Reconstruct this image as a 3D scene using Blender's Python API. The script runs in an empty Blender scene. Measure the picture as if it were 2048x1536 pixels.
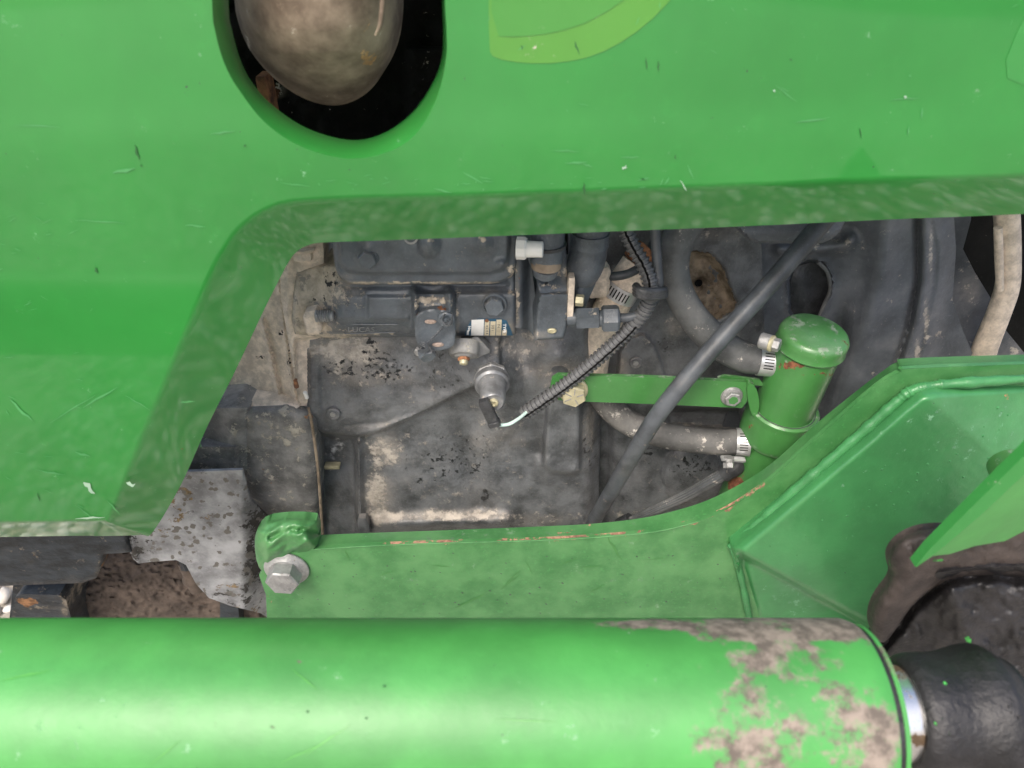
import bpy, bmesh, math, random
import numpy as np
from mathutils import Vector, Matrix
from mathutils.geometry import delaunay_2d_cdt
random.seed(7); np.random.seed(7)
R = math.radians
S = bpy.context.scene
COL = S.collection

# ------------------------------------------------------------------ camera, world, sun
FPX = 1479.0; PITCH = R(35); CZ = 1.25
SP, CP = math.sin(PITCH), math.cos(PITCH)
cd = bpy.data.cameras.new('camera'); cam = bpy.data.objects.new('camera', cd); COL.objects.link(cam)
cam.location = (0, 0, CZ); cam.rotation_euler = (R(90) - PITCH, 0, 0)
cd.sensor_width = 36; cd.lens = 36 * FPX / 2048; cd.clip_start = 0.02; cd.clip_end = 300
cd.dof.use_dof = True; cd.dof.focus_distance = 0.66; cd.dof.aperture_fstop = 10
S.camera = cam
W = bpy.data.worlds.new('World'); S.world = W; W.use_nodes = True
nt = W.node_tree; bg = nt.nodes['Background']
sky = nt.nodes.new('ShaderNodeTexSky'); sky.sky_type = 'NISHITA'; sky.sun_disc = False
SUN_EL, SUN_AZ = R(50), R(205)      # azimuth measured clockwise from +Y: behind the photographer, a little left
sky.sun_elevation = SUN_EL; sky.sun_rotation = SUN_AZ
sky.air_density = 1.0; sky.dust_density = 5.0; sky.ozone_density = 1.0
nt.links.new(sky.outputs[0], bg.inputs[0]); bg.inputs[1].default_value = 0.15
sl = bpy.data.lights.new('sun', 'SUN'); so = bpy.data.objects.new('sun', sl); COL.objects.link(so)
sl.energy = 1.2; sl.angle = R(28); sl.color = (1, .97, .92)
sdir = Vector((math.sin(SUN_AZ) * math.cos(SUN_EL), math.cos(SUN_AZ) * math.cos(SUN_EL), math.sin(SUN_EL)))
so.rotation_euler = sdir.to_track_quat('Z', 'Y').to_euler(); so.location = (0, -3, 5)
S.view_settings.view_transform = 'Standard'; S.view_settings.look = 'None'
S.view_settings.exposure = .95; S.view_settings.gamma = 1

# ------------------------------------------------------------------ where things are: a photo direction met with a vertical plane y
def PN(U, V, Y):
    U = np.asarray(U, float); V = np.asarray(V, float); Y = np.asarray(Y, float) + 0 * U
    a = (U - 1024) / FPX; b = -(V - 768) / FPX
    t = Y / (CP + b * SP)
    return np.stack([a * t, Y, CZ + t * (-SP + b * CP)], -1)
def P(u, v, y): return Vector(PN(u, v, y).tolist())
def SC(u, v, y):                   # metres per photo pixel there
    return y / (CP - (v - 768) / FPX * SP) / FPX

# ------------------------------------------------------------------ materials
def mat(name, base, rough=.5, metal=0, coat=0, var=.12, vscale=14, dustc=(.46, .415, .36), dust0=0, up=0, rustc=(.20, .075, .03),
        chipc=(.022, .024, .026), bump=.12, bscale=220, rustn=60, dustn=85, chipn=190, spec=.5, base2=None, mud=0, coatr=.08, fine=.08, stretch=None, rsoft=0, dsoft=0, film=2.2):
    m = bpy.data.materials.new(name); m.use_nodes = True; n = m.node_tree; L = n.links.new
    bs = n.nodes['Principled BSDF']
    tc = n.nodes.new('ShaderNodeTexCoord')
    vec = tc.outputs['Object']
    if stretch:
        mp = n.nodes.new('ShaderNodeMapping'); mp.inputs['Scale'].default_value = stretch; L(vec, mp.inputs[0]); vec2 = mp.outputs[0]
    else: vec2 = vec
    def noise(sc, det=4, ro=.6, v=None):
        q = n.nodes.new('ShaderNodeTexNoise'); q.inputs['Scale'].default_value = sc; q.inputs['Detail'].default_value = det
        q.inputs['Roughness'].default_value = ro; L(v or vec, q.inputs['Vector']); return q.outputs['Fac']
    def mth(op, a, b=None, c=None):
        q = n.nodes.new('ShaderNodeMath'); q.operation = op
        for i, x in enumerate((a, b, c)):
            if x is None: continue
            if isinstance(x, (int, float)): q.inputs[i].default_value = x
            else: L(x, q.inputs[i])
        return q.outputs[0]
    def mr(x, a, b):
        q = n.nodes.new('ShaderNodeMapRange'); q.inputs[1].default_value = a; q.inputs[2].default_value = b; q.interpolation_type = 'SMOOTHSTEP'; L(x, q.inputs[0]); return q.outputs[0]
    def mix(f, a, b):
        q = n.nodes.new('ShaderNodeMix'); q.data_type = 'RGBA'; L(f, q.inputs[0])
        for i, x in ((6, a), (7, b)):
            if isinstance(x, tuple): q.inputs[i].default_value = (*x, 1)
            else: L(x, q.inputs[i])
        return q.outputs[2]
    def att(nm):
        q = n.nodes.new('ShaderNodeAttribute'); q.attribute_name = nm; return q.outputs['Fac']
    b2 = base2 or tuple(min(1, c * (1 + var)) for c in base)
    c = mix(mr(noise(vscale, 5, .62, vec2), .32, .68), tuple(c * (1 - var) for c in base), b2)
    f = noise(vscale * 14, 3, .7)
    c = mix(mth('MULTIPLY', mr(f, .55, .78), fine * 5 if fine < .2 else 1), c, tuple(min(1, x * 1.5 + .01) for x in base))
    # dust
    dn = noise(dustn, 10, .76); 
    d = mth('ADD', att('dust'), dust0)
    if up:
        g = n.nodes.new('ShaderNodeNewGeometry'); s = n.nodes.new('ShaderNodeSeparateXYZ'); L(g.outputs['Normal'], s.inputs[0])
        d = mth('ADD', d, mth('MULTIPLY', mth('MAXIMUM', s.outputs[2], 0), up))
    hz = mth('MULTIPLY', mr(mth('ADD', d, mth('MULTIPLY', mth('SUBTRACT', noise(18, 6, .65), .5), film)), .15, 1.1), mth('MINIMUM', mth('MULTIPLY', d, 6), .85))     # thin film
    dm = mr(mth('ADD', d, mth('MULTIPLY', mth('SUBTRACT', dn, .5), 3.6)), .50 - dsoft * .3, .72 + dsoft)
    dm = mth('MAXIMUM', dm, mth('MULTIPLY', hz, .7))
    dcol = mix(mr(noise(80, 8, .7), .35, .66), tuple(x * .72 for x in dustc), tuple(x * 1.22 for x in dustc))
    # chips
    cm = mr(mth('ADD', att('chip'), mth('MULTIPLY', mth('SUBTRACT', noise(chipn, 6, .66), .5), 3.0)), .62, .70)
    rm = mr(mth('ADD', att('rust'), mth('MULTIPLY', mth('SUBTRACT', noise(rustn, 9, .72), .5), 3.0)), .60 - rsoft * .5, .70 + rsoft)
    rcol = mix(mr(noise(rustn * 3, 4), .35, .65), tuple(x * .6 for x in rustc), tuple(x * 1.5 for x in rustc))
    c = mix(dm, c, dcol)
    c = mix(cm, c, chipc)
    c = mix(rm, c, rcol)
    # pale shiny patches: worn metal, and a highlight painted on the block
    bm_ = mr(mth('ADD', att('bare_glint'), mth('MULTIPLY', mth('SUBTRACT', noise(90, 6), .5), 2.0)), .45, .85)
    c = mix(bm_, c, (.62, .62, .62))
    L(c, bs.inputs['Base Color'])
    rr = mth('ADD', mth('MULTIPLY', noise(vscale * 3, 5), .22), rough - .11)
    cov = mth('MAXIMUM', dm, rm)
    rr = mth('ADD', mth('MULTIPLY', rr, mth('SUBTRACT', 1, cov)), mth('MULTIPLY', cov, .88))
    L(rr, bs.inputs['Roughness'])
    bs.inputs['Metallic'].default_value = metal; bs.inputs['Specular IOR Level'].default_value = spec
    if coat:
        L(mth('MULTIPLY', mth('SUBTRACT', 1, cov), coat), bs.inputs['Coat Weight']); bs.inputs['Coat Roughness'].default_value = coatr
    h = mth('ADD', mth('MULTIPLY', noise(bscale, 4, .65), 1), mth('MULTIPLY', dm, .35))
    h = mth('SUBTRACT', h, mth('MULTIPLY', cm, .6)); h = mth('SUBTRACT', h, mth('MULTIPLY', rm, .5))
    bp = n.nodes.new('ShaderNodeBump'); bp.inputs['Strength'].default_value = min(1, bump * 2); bp.inputs['Distance'].default_value = .0012
    L(h, bp.inputs['Height']); L(bp.outputs[0], bs.inputs['Normal'])
    return m
G = (.055, .40, .075)
M = {}
M['hood'] = mat('hood_green_paint', (.014, .176, .024),   .42, coat=.85, var=.10, vscale=6, dust0=.01, dustc=(.13, .30, .15), bump=.006, bscale=500, coatr=.055, fine=.03, base2=(.018, .200, .029))
M['frame'] = mat('frame_green_paint', (.050, .21, .058), .45, coat=.35, var=.22, vscale=22, bump=.12, bscale=160, coatr=.18, dustc=(.14, .26, .14), fine=.1, dust0=.06, base2=(.088, .25, .086), rustc=(.30, .17, .11))
M['box'] = mat('gusset_green_paint', (.046, .212, .068), .40, coat=.5, dustc=(.15, .33, .19), var=.14, vscale=16, bump=.16, bscale=110, coatr=.16, fine=.05, rustc=(.33, .13, .07))
M['barrel'] = mat('barrel_green_paint', (.050, .245, .050), .45, coat=.3, var=.20, vscale=11, rsoft=.20, bump=.10, bscale=120, coatr=.45, rustc=(.175, .145, .120), rustn=42, fine=.03, dust0=.05, dustc=(.17, .33, .18))
M['can'] = mat('canister_green_paint', (.052, .19, .048), .36, coat=.35, var=.10, vscale=30, bump=.05, up=.32, dust0=.10, dustc=(.20, .27, .19), rustc=(.19, .07, .035), fine=.04, coatr=.12)
M['cast'] = mat('black_painted_casting', (.112, .118, .125), .40, var=.5, vscale=34, dsoft=.25, film=1.5, up=.4, bump=.8, bscale=260, fine=.19, coat=.3, coatr=.28, dust0=.10)
M['pump'] = mat('charcoal_pump_paint', (.086, .101, .116), .42, var=.32, vscale=30, up=.22, bump=.35, bscale=300, fine=.14, coat=.35, coatr=.20, dust0=.02, dustc=(.50, .43, .34))
M['bell'] = mat('grey_housing_paint', (.11, .12, .135), .44, var=.32, vscale=18, up=.15, dust0=.06, bump=.3, bscale=240, fine=.12, coat=.1, coatr=.3)
M['dusty'] = mat('dust_caked_casting', (.05, .052, .055), .7, dust0=1.3, var=.2, bump=.5, bscale=300, dustc=(.70, .595, .48), dustn=120)
M['starter'] = mat('worn_black_starter_paint', (.19, .19, .187), .5, var=.45, vscale=36, bump=.35, bscale=240, dust0=.30, dustc=(.42, .39, .33), rustc=(.36, .17, .06), fine=.15)
M['shield'] = mat('mottled_zinc', (.33, .335, .345), .42, metal=.35, var=.45, vscale=26, bump=.15, chipn=120, chipc=(.16, .15, .135), rustc=(.22, .16, .09), dust0=.0, dustc=(.06, .055, .05), fine=.1)
M['rail'] = mat('scuffed_black_rail', (.020,.025,.030), .5, var=.6, vscale=40, bump=.3, bscale=200, rustc=(.20, .10, .045), dust0=.12, dustc=(.20, .17, .13), stretch=(1, 1, 2.5))
M['axle'] = mat('rough_brown_crust', (.085, .064, .050), .95, var=.35, vscale=50, bump=1.0, bscale=130, coat=0)
M['rubber'] = mat('grey_black_rubber', (.092, .096, .096), .6, var=.4, vscale=30, bump=.15, dustc=(.40, .37, .33), dust0=.17, fine=.12)
M['rod'] = mat('dark_hose_rubber', (.062, .069, .077), .45, var=.35, vscale=40, bump=.12, dust0=.08, dustc=(.22, .19, .16), fine=.12)
M['oldhose'] = mat('perished_hose_rubber', (.09, .09, .088), .7, var=.3, vscale=30, dust0=.34, dustc=(.48, .45, .41), bump=.3)
M['conduit'] = mat('conduit_plastic', (.105, .107, .109), .38, var=.12, vscale=60, bump=.06, dust0=.10, dustc=(.22, .2, .17), fine=.1)
M['tape'] = mat('black_tape', (.045, .047, .05), .4, var=.3, vscale=90, bump=.5, bscale=180)
M['zinc'] = mat('dull_zinc', (.34, .34, .335), .45, metal=.5, var=.22, vscale=70, bump=.3, bscale=500, dust0=.05, dustc=(.3, .27, .22))
M['band'] = mat('bright_clamp_steel', (.62, .62, .62), .32, metal=.7, var=.12, vscale=70, bump=.05)
M['gold'] = mat('pale_yellow_zinc', (.50, .46, .30), .42, metal=.4, var=.2, vscale=80, bump=.25, dust0=.1)
M['pinkish'] = mat('worn_bare_screw', (.40, .31, .26), .5, metal=.3, var=.3, vscale=200, bump=.3)
M['sens'] = mat('worn_grey_sensor', (.20, .205, .21), .38, metal=.3, var=.3, vscale=80, bump=.15, dust0=.1)
M['letter'] = mat('rubbed_letter_tops', (.24, .245, .25), .5, var=.2, vscale=90, bump=.2)
M['white'] = mat('white_plastic', (.78, .77, .73), .4, var=.05, vscale=50, bump=.02, dust0=-.1)
M['mud'] = mat('dried_brown_mud', (.20, .155, .11), .95, var=.45, vscale=40, bump=1.0, bscale=240, base2=(.36, .29, .215), spec=.1, fine=.15)
M['rusty'] = mat('rusty_steel', (.22, .10, .06), .8, var=.5, vscale=90, bump=.5, base2=(.45, .20, .09))
M['exh'] = mat('heat_browned_steel', (.19, .142, .104), .78, spec=.25, metal=0, var=.45, vscale=22, bump=.12, base2=(.34, .275, .205), dust0=.0, rustc=(.50, .30, .15), rustn=30, dustc=(.5, .45, .38))
M['black'] = mat('bay_shade_black', (.010, .010, .009), .9, var=.3, bump=.3, rustc=(.09, .04, .02), spec=.1)  # near-black: the shade deep in the bay is put into the colour
M['hub'] = mat('black_brown_hub', (.013, .0125, .014), .5, var=.6, vscale=28, bump=.5, bscale=160, dustc=(.050, .044, .042), dust0=.05, rustc=(.05, .30, .06), rustn=70, fine=.15)
M['hubrim'] = mat('brown_hub_rim', (.040, .031, .027), .6, var=.5, vscale=40, bump=.5, dust0=.1, dustc=(.10, .08, .07), rustc=(.05, .28, .05), fine=.08)
M['chrome'] = mat('polished_steel', (.85, .85, .85), .22, metal=1, var=.1, bump=.02, dustc=(.25, .18, .12), dust0=.12)
M['wire'] = mat('pale_wire_insulation', (.50, .66, .60), .4, var=.1, bump=.02)
M['darkhole'] = mat('dark_recess', (.008, .008, .008), .9, spec=.05, bump=.05)
M['blue'] = mat('plate_blue', (.03, .11, .19), .35, var=.15, vscale=200, bump=.05, metal=.2)
M['cream'] = mat('plate_cream', (.60, .53, .38), .5, var=.15, vscale=250, bump=.05)
M['offwhite'] = mat('plate_white', (.80, .80, .78), .5, var=.04, vscale=150, bump=.03)
M['lime'] = mat('sunbleached_decal', (.038, .203, .025), .42, coat=.85, var=.04, bump=.015, coatr=.07, fine=.02)
M['lime2'] = mat('decal_border', (.056, .218, .022), .42, coat=.85, var=.05, bump=.015, coatr=.07, fine=.02)
M['scr'] = mat('scratched_pale_green', (.055, .245, .075), .6, var=.1, bump=.05)
M['scrw'] = mat('bare_scratch', (.28, .42, .31), .6, var=.15, bump=.1)
M['scrd'] = mat('dark_scuff', (.015,.09,.02), .7, var=.2, bump=.05)
M['smear'] = mat('yellowish_rub', (.07, .30, .05), .5, coat=.3, var=.1, bump=.03, coatr=.35)
M['slate'] = mat('weld_green', (.044, .20, .065), .45, coat=.2, var=.12, vscale=40, bump=.3, bscale=160, coatr=.12, rustc=(.3, .14, .08))
M['ghost'] = mat('rubbed_green', (.026,.195,.036), .5, coat=.5, var=.06, bump=.03, coatr=.12)

# ------------------------------------------------------------------ object helpers
def root_of(o):
    while o.parent: o = o.parent
    return o
def thing(name, label, cat, at=(0, 0, 0), group=None):
    o = bpy.data.objects.new(name, None); COL.objects.link(o); o.location = at; o.empty_display_size = .02
    o['label'] = label; o['category'] = cat
    if group: o['group'] = group
    return o
def make(name, vs, fs, m, parent=None, label=None, cat=None, kind=None, ang=35, attrs=None, group=None, smooth=True):
    me = bpy.data.meshes.new(name)
    vs = np.asarray(vs, float).reshape(-1, 3)
    if parent is not None: off = np.array(root_of(parent).location)
    else: off = np.array([vs[:, 0].mean(), vs[:, 1].mean(), vs[:, 2].min()])
    me.from_pydata((vs - off).tolist(), [], [tuple(f) for f in fs]); me.materials.append(M[m] if isinstance(m, str) else m)
    if smooth:
        me.polygons.foreach_set('use_smooth', [True] * len(me.polygons)); me.set_sharp_from_angle(angle=R(ang))
    for k, a in (attrs or {}).items():
        at = me.attributes.new(k, 'FLOAT', 'POINT'); at.data.foreach_set('value', np.asarray(a, dtype=np.float32))
    me.update()
    o = bpy.data.objects.new(name, me); COL.objects.link(o)
    if parent is not None: o.parent = parent
    else: o.location = off
    if label: o['label'] = label
    if cat: o['category'] = cat
    if kind: o['kind'] = kind
    if group: o['group'] = group
    return o
class MB:
    def __init__(s): s.v = []; s.f = []
    def add(s, vs, fs):
        k = len(s.v); s.v += [tuple(x) for x in vs]; s.f += [tuple(i + k for i in f) for f in fs]; return s
    def frame(s, ax, tw=0):
        ax = Vector(ax).normalized(); h = Vector((0, 0, 1)) if abs(ax.z) < .9 else Vector((1, 0, 0))
        a = ax.cross(h).normalized(); b = a.cross(ax).normalized()
        return ax, a * math.cos(tw) + b * math.sin(tw), b * math.cos(tw) - a * math.sin(tw)
    def lathe(s, o, ax, prof, seg=28, tw=0, cap0=True, cap1=True, ell=1):
        o = Vector(o); ax, a, b = s.frame(ax, tw); vs = []; fs = []
        for h, r in prof:
            for i in range(seg):
                t = 2 * math.pi * i / seg; vs.append(o + ax * h + a * (r * math.cos(t)) + b * (r * ell * math.sin(t)))
        n = len(prof)
        for j in range(n - 1):
            for i in range(seg):
                k = (i + 1) % seg; fs.append((j * seg + i, j * seg + k, (j + 1) * seg + k, (j + 1) * seg + i))
        if cap0: fs.append(tuple(range(seg))[::-1])
        if cap1: fs.append(tuple(range((n - 1) * seg, n * seg)))
        return s.add(vs, fs)
    def hexa(s, o, ax, r, h, tw=0):     # hex head with a chamfered top
        return s.lathe(o, ax, [(0, r), (h * .85, r), (h, r * .90)], 6, tw)
    def tube(s, pts, rad, seg=20, cap=True, ell=1):
        n = len(pts); pts = [Vector(p) for p in pts]; vs = []; fs = []; prev = None
        for i, p in enumerate(pts):
            t = (pts[min(i + 1, n - 1)] - pts[max(i - 1, 0)]).normalized()
            if prev is None:
                h = Vector((0, 0, 1)) if abs(t.z) < .9 else Vector((1, 0, 0)); a = t.cross(h).normalized()
            else: a = (prev - t * prev.dot(t)).normalized()
            prev = a; b = t.cross(a); r = rad[i] if hasattr(rad, '__len__') else rad
            for k in range(seg):
                q = 2 * math.pi * k / seg; vs.append(p + a * (r * math.cos(q)) + b * (r * ell * math.sin(q)))
        for j in range(n - 1):
            for i in range(seg):
                k = (i + 1) % seg; fs.append((j * seg + i, j * seg + k, (j + 1) * seg + k, (j + 1) * seg + i))
        if cap: fs.append(tuple(range(seg))[::-1]); fs.append(tuple(range((n - 1) * seg, n * seg)))
        return s.add(vs, fs)
    def box(s, c, x, y, z, bev=.12):    # half-axis vectors, chamfered corners
        c, x, y, z = map(Vector, (c, x, y, z)); e = 1 - bev; vs = []; fs = []
        bm = bmesh.new(); bmesh.ops.create_cube(bm, size=2)
        bmesh.ops.bevel(bm, geom=bm.edges[:] , offset=bev, segments=1, affect='EDGES')
        for v in bm.verts: vs.append(c + x * v.co.x + y * v.co.y + z * v.co.z)
        bm.verts.index_update(); fs = [[v.index for v in f.verts] for f in bm.faces]; bm.free()
        return s.add(vs, fs)
    def build(s, name, m, parent=None, **k): return make(name, s.v, s.f, m, parent, **k)

def spline(pts, n):                     # Catmull-Rom through points of any dimension
    p = np.array(pts, float); p = np.vstack([2 * p[0] - p[1], p, 2 * p[-1] - p[-2]]); out = []
    k = len(p) - 3
    for i in range(n):
        t = i / (n - 1) * k; j = min(int(t), k - 1); t -= j; a, b, c, d = p[j:j + 4]
        out.append(.5 * ((2 * b) + (-a + c) * t + (2 * a - 5 * b + 4 * c - d) * t * t + (-a + 3 * b - 3 * c + d) * t ** 3))
    return np.array(out)
def path(pts, n=40):                    # [(u, v, y, r_px)] -> points, radii in metres
    q = spline(pts, n); return [P(*r[:3]) for r in q], [r[3] * SC(*r[:3]) for r in q]
def hose(name, pts, m, parent=None, n=40, seg=24, **k):
    a, r = path(pts, n); return MB().tube(a, r, seg).build(name, m, parent, **k)

# ---- fields over photo coordinates, used for relief and for where dirt lies
def sstep(a, b, x): t = np.clip((x - a) / (b - a), 0, 1); return t * t * (3 - 2 * t)
def dseg(U, V, a, b):
    ax, ay = a; bx, by = b; dx, dy = bx - ax, by - ay
    t = np.clip(((U - ax) * dx + (V - ay) * dy) / (dx * dx + dy * dy + 1e-9), 0, 1)
    return np.hypot(U - ax - t * dx, V - ay - t * dy)
def dline(U, V, pts): return np.min([dseg(U, V, pts[i], pts[i + 1]) for i in range(len(pts) - 1)], 0)
def inside(U, V, poly):
    r = np.zeros(np.shape(U), bool); n = len(poly)
    for i in range(n):
        x1, y1 = poly[i]; x2, y2 = poly[(i + 1) % n]
        if y1 == y2: continue
        c = ((y1 > V) != (y2 > V)) & (U < (x2 - x1) * (V - y1) / (y2 - y1) + x1); r ^= c
    return r
def sd(U, V, poly):
    d = dline(U, V, list(poly) + [poly[0]]); return np.where(inside(U, V, poly), d, -d)
def pad(U, V, poly, soft=8, off=0): return sstep(-soft / 2, soft / 2, sd(U, V, poly) + off)
def ridge(U, V, pts, w): return np.exp(-(dline(U, V, pts) / w) ** 2)
def bump(U, V, u, v, ru, rv=None): rv = rv or ru; return np.exp(-(((U - u) / ru) ** 2 + ((V - v) / rv) ** 2))
def dome(U, V, u, v, ru, rv=None): rv = rv or ru; return np.sqrt(np.clip(1 - ((U - u) / ru) ** 2 - ((V - v) / rv) ** 2, 0, 1))
def blobs(*bl):
    def f(U, V):
        r = np.zeros(np.shape(U))
        for (u, v, ru, rv, a) in bl: r = np.maximum(r, a * np.clip(1.35 * np.exp(-(((U - u) / ru) ** 2 + ((V - v) / rv) ** 2)), 0, 1))
        return r
    return f
_ng = np.random.RandomState(3).rand(64, 64)
def vn(U, V, s):                        # value noise
    x = np.asarray(U) / s; y = np.asarray(V) / s; i = np.floor(x).astype(int); j = np.floor(y).astype(int); fx = x - i; fy = y - j
    fx = fx * fx * (3 - 2 * fx); fy = fy * fy * (3 - 2 * fy); g = lambda a, b: _ng[a % 64, b % 64]
    return (g(i, j) * (1 - fx) + g(i + 1, j) * fx) * (1 - fy) + (g(i, j + 1) * (1 - fx) + g(i + 1, j + 1) * fx) * fy - .5
def chaikin(p, n=2):
    p = [tuple(q) for q in p]
    for _ in range(n):
        q = []
        for i in range(len(p)):
            a = p[i]; b = p[(i + 1) % len(p)]
            q += [(a[0] * .75 + b[0] * .25, a[1] * .75 + b[1] * .25), (a[0] * .25 + b[0] * .75, a[1] * .25 + b[1] * .75)]
        p = q
    return p
def resample(p, step):
    out = []
    for i in range(len(p)):
        a = p[i]; b = p[(i + 1) % len(p)]; L = math.hypot(b[0] - a[0], b[1] - a[1]); k = max(1, int(round(L / step)))
        for j in range(k): out.append((a[0] + (b[0] - a[0]) * j / k, a[1] + (b[1] - a[1]) * j / k))
    return out
def sheet(name, outline, yf, m, parent=None, step=6, th=.006, holes=(), rnd=0, lip=0, attrs=None, back=None, feat=(), **k):
    """a casting or plate face: triangulated inside its outline, relief yf(U,V), sides th metres deep; lip rounds its edge"""
    if rnd: outline = chaikin(outline, rnd)
    rings = [resample(outline, step)] + [resample(h, step) for h in holes]
    if lip: lips = [resample(outline, step)]
    pts = []; edges = []
    for r in rings:
        b = len(pts); pts += r; edges += [(b + i, b + (i + 1) % len(r)) for i in range(len(r))]
    nb = len(pts)
    us = [p[0] for p in rings[0]]; vs_ = [p[1] for p in rings[0]]
    gu, gv = np.meshgrid(np.arange(min(us) + step / 2, max(us), step), np.arange(min(vs_) + step / 2, max(vs_), step * .87))
    gu = gu + (np.arange(gu.shape[0]) % 2)[:, None] * step * .5; gu = gu.ravel(); gv = gv.ravel()
    ok = sd(gu, gv, rings[0]) > step * .45
    for h in rings[1:]: ok &= sd(gu, gv, h) < -step * .45
    gu = gu[ok]; gv = gv[ok]
    allp = [Vector(p) for p in pts] + [Vector((a, b)) for a, b in zip(gu.tolist(), gv.tolist())]
    for fl in feat:                      # crease lines the mesh must follow
        b = len(allp); q = resample_open(fl, step); allp += [Vector(x) for x in q]; edges += [(b + i, b + i + 1) for i in range(len(q) - 1)]
    ov, oe, of, *_ = delaunay_2d_cdt(allp, edges, [], 0, 1e-5)
    A = np.array([(v.x, v.y) for v in ov]); F = np.array([list(f) for f in of])
    cc = A[F].mean(1); ok = inside(cc[:, 0], cc[:, 1], rings[0])
    for h in rings[1:]: ok &= ~inside(cc[:, 0], cc[:, 1], h)
    F = F[ok]; U, V = A[:, 0], A[:, 1]
    Y = np.asarray(yf(U, V)) + 0 * U
    if lip:
        d = sd(U, V, rings[0])
        for h in rings[1:]: d = np.minimum(d, -sd(U, V, h))
        lp, ld = lip; t = np.clip(1 - d / lp, 0, 1); Y = Y + ld * (1 - np.sqrt(np.clip(1 - t * t, 0, 1)))
    X = PN(U, V, Y)
    a, b, c = X[F[:, 0]], X[F[:, 1]], X[F[:, 2]]; nrm = np.cross(b - a, c - a); toC = np.array([0, 0, CZ]) - a
    fl = (nrm * toC).sum(1) < 0; F[fl] = F[fl][:, ::-1]
    # boundary edges -> sides
    e = {}
    for f in F.tolist():
        for i in range(3):
            q = (f[i], f[(i + 1) % 3]); e[q] = 1
    bd = [q for q in e if (q[1], q[0]) not in e]
    bv = sorted({i for q in bd for i in q}); mp = {}
    XB = X[bv].copy(); XB[:, 1] += th; n0 = len(X)
    for j, i in enumerate(bv): mp[i] = n0 + j
    faces = F.tolist() + [(a, mp[a], mp[b], b) for a, b in bd]
    XX = np.vstack([X, XB]); UU = np.concatenate([U, U[bv]]); VV = np.concatenate([V, V[bv]])
    # drop unused
    used = np.zeros(len(XX), bool); [used.__setitem__(list(f), True) for f in faces]
    idx = np.cumsum(used) - 1; faces = [[int(idx[i]) for i in f] for f in faces]; XX = XX[used]; UU = UU[used]; VV = VV[used]
    at = {kk: np.clip(ff(UU, VV), -1, 2) for kk, ff in (attrs or {}).items()}
    return make(name, XX, faces, m, parent, attrs=at, **k)
def resample_open(p, step):
    out = []
    for i in range(len(p) - 1):
        a = p[i]; b = p[i + 1]; L = math.hypot(b[0] - a[0], b[1] - a[1]); k = max(1, int(round(L / step)))
        for j in range(k): out.append((a[0] + (b[0] - a[0]) * j / k, a[1] + (b[1] - a[1]) * j / k))
    return out + [tuple(p[-1])]
def flat(y): return lambda U, V: y + 0 * U
OUT = Vector((0, -1, 0))
def bolt(parent, u, v, y, rpx, h=.6, name='bolt', m='zinc', flange=0, fm=None, ax=OUT, tw=0, **k):
    s = SC(u, v, y); r = rpx * s; mb = MB(); o = P(u, v, y)
    if flange: mb.lathe(o, ax, [(0, flange * r), (r * .12, flange * r), (r * .28, flange * r * .93), (r * .36, r * 1.02)], 30)
    mb.hexa(o + Vector(ax).normalized() * (r * .3 if flange else 0), ax, r, r * h, tw)
    return mb.build(name, m, parent, ang=25, **k)
def ringclamp(parent, c, ax, r, w, nslot=7, a0=.1, da=.19, m='band', scr=None, axial=False, shape_tw=0):
    """worm drive clamp: band, slots, screw housing"""
    ax = Vector(ax).normalized(); c = Vector(c); mb = MB()
    mb.lathe(c - ax * w / 2, ax, [(0, r), (0, r * 1.05), (w, r * 1.05), (w, r)], 40, cap0=False, cap1=False)
    cl = mb.build('hose_clamp', m, parent, ang=30)
    _, a, b = mb.frame(ax)
    dc = Vector((0, 0, CZ)) - c; a0 = math.atan2(dc.dot(b), dc.dot(a)) + a0 - nslot * da / 2
    for i in range(nslot):
        t = a0 + i * da; d = a * math.cos(t) + b * math.sin(t); tn = ax.cross(d)
        MB().box(c + d * r * 1.05, ax * w * .3, tn * r * .035, d * r * .012, .1).build('band_slot', 'darkhole', cl)
    if scr is not None:
        t, sr, sl_ = scr; d = a * math.cos(t) + b * math.sin(t); tn = ax.cross(d)
        h = MB(); h.lathe(c + d * (r * 1.05 + sr) - tn * sl_, tn, [(0, sr * .8), (sl_ * .1, sr), (sl_ * 1.3, sr), (sl_ * 1.35, sr * .6), (sl_ * 1.5, sr * .6)], 16); h.build('worm_housing', m, cl)
        MB().hexa(c + d * (r * 1.05 + sr) + tn * sl_ * .45, tn, sr * .8, sl_ * .5).build('clamp_screw', 'zinc', cl, ang=25)
    return cl
def text_mesh(s, size, depth, org, right, up, name, m, parent, bold=0):
    c = bpy.data.curves.new('lettering', 'FONT'); c.body = s; c.size = size; c.extrude = depth; c.offset = bold; c.resolution_u = 2
    o = bpy.data.objects.new('lettering', c); COL.objects.link(o); dg = bpy.context.evaluated_depsgraph_get()
    me = bpy.data.meshes.new_from_object(o.evaluated_get(dg)); r = Vector(right).normalized(); u = Vector(up).normalized(); n = r.cross(u)
    vs = [Vector(org) + r * v.co.x + u * v.co.y + n * v.co.z for v in me.vertices]; fs = [list(p.vertices) for p in me.polygons]
    bpy.data.objects.remove(o); bpy.data.curves.remove(c); bpy.data.meshes.remove(me)
    return make(name, [tuple(v) for v in vs], fs, m, parent, smooth=False)

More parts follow.
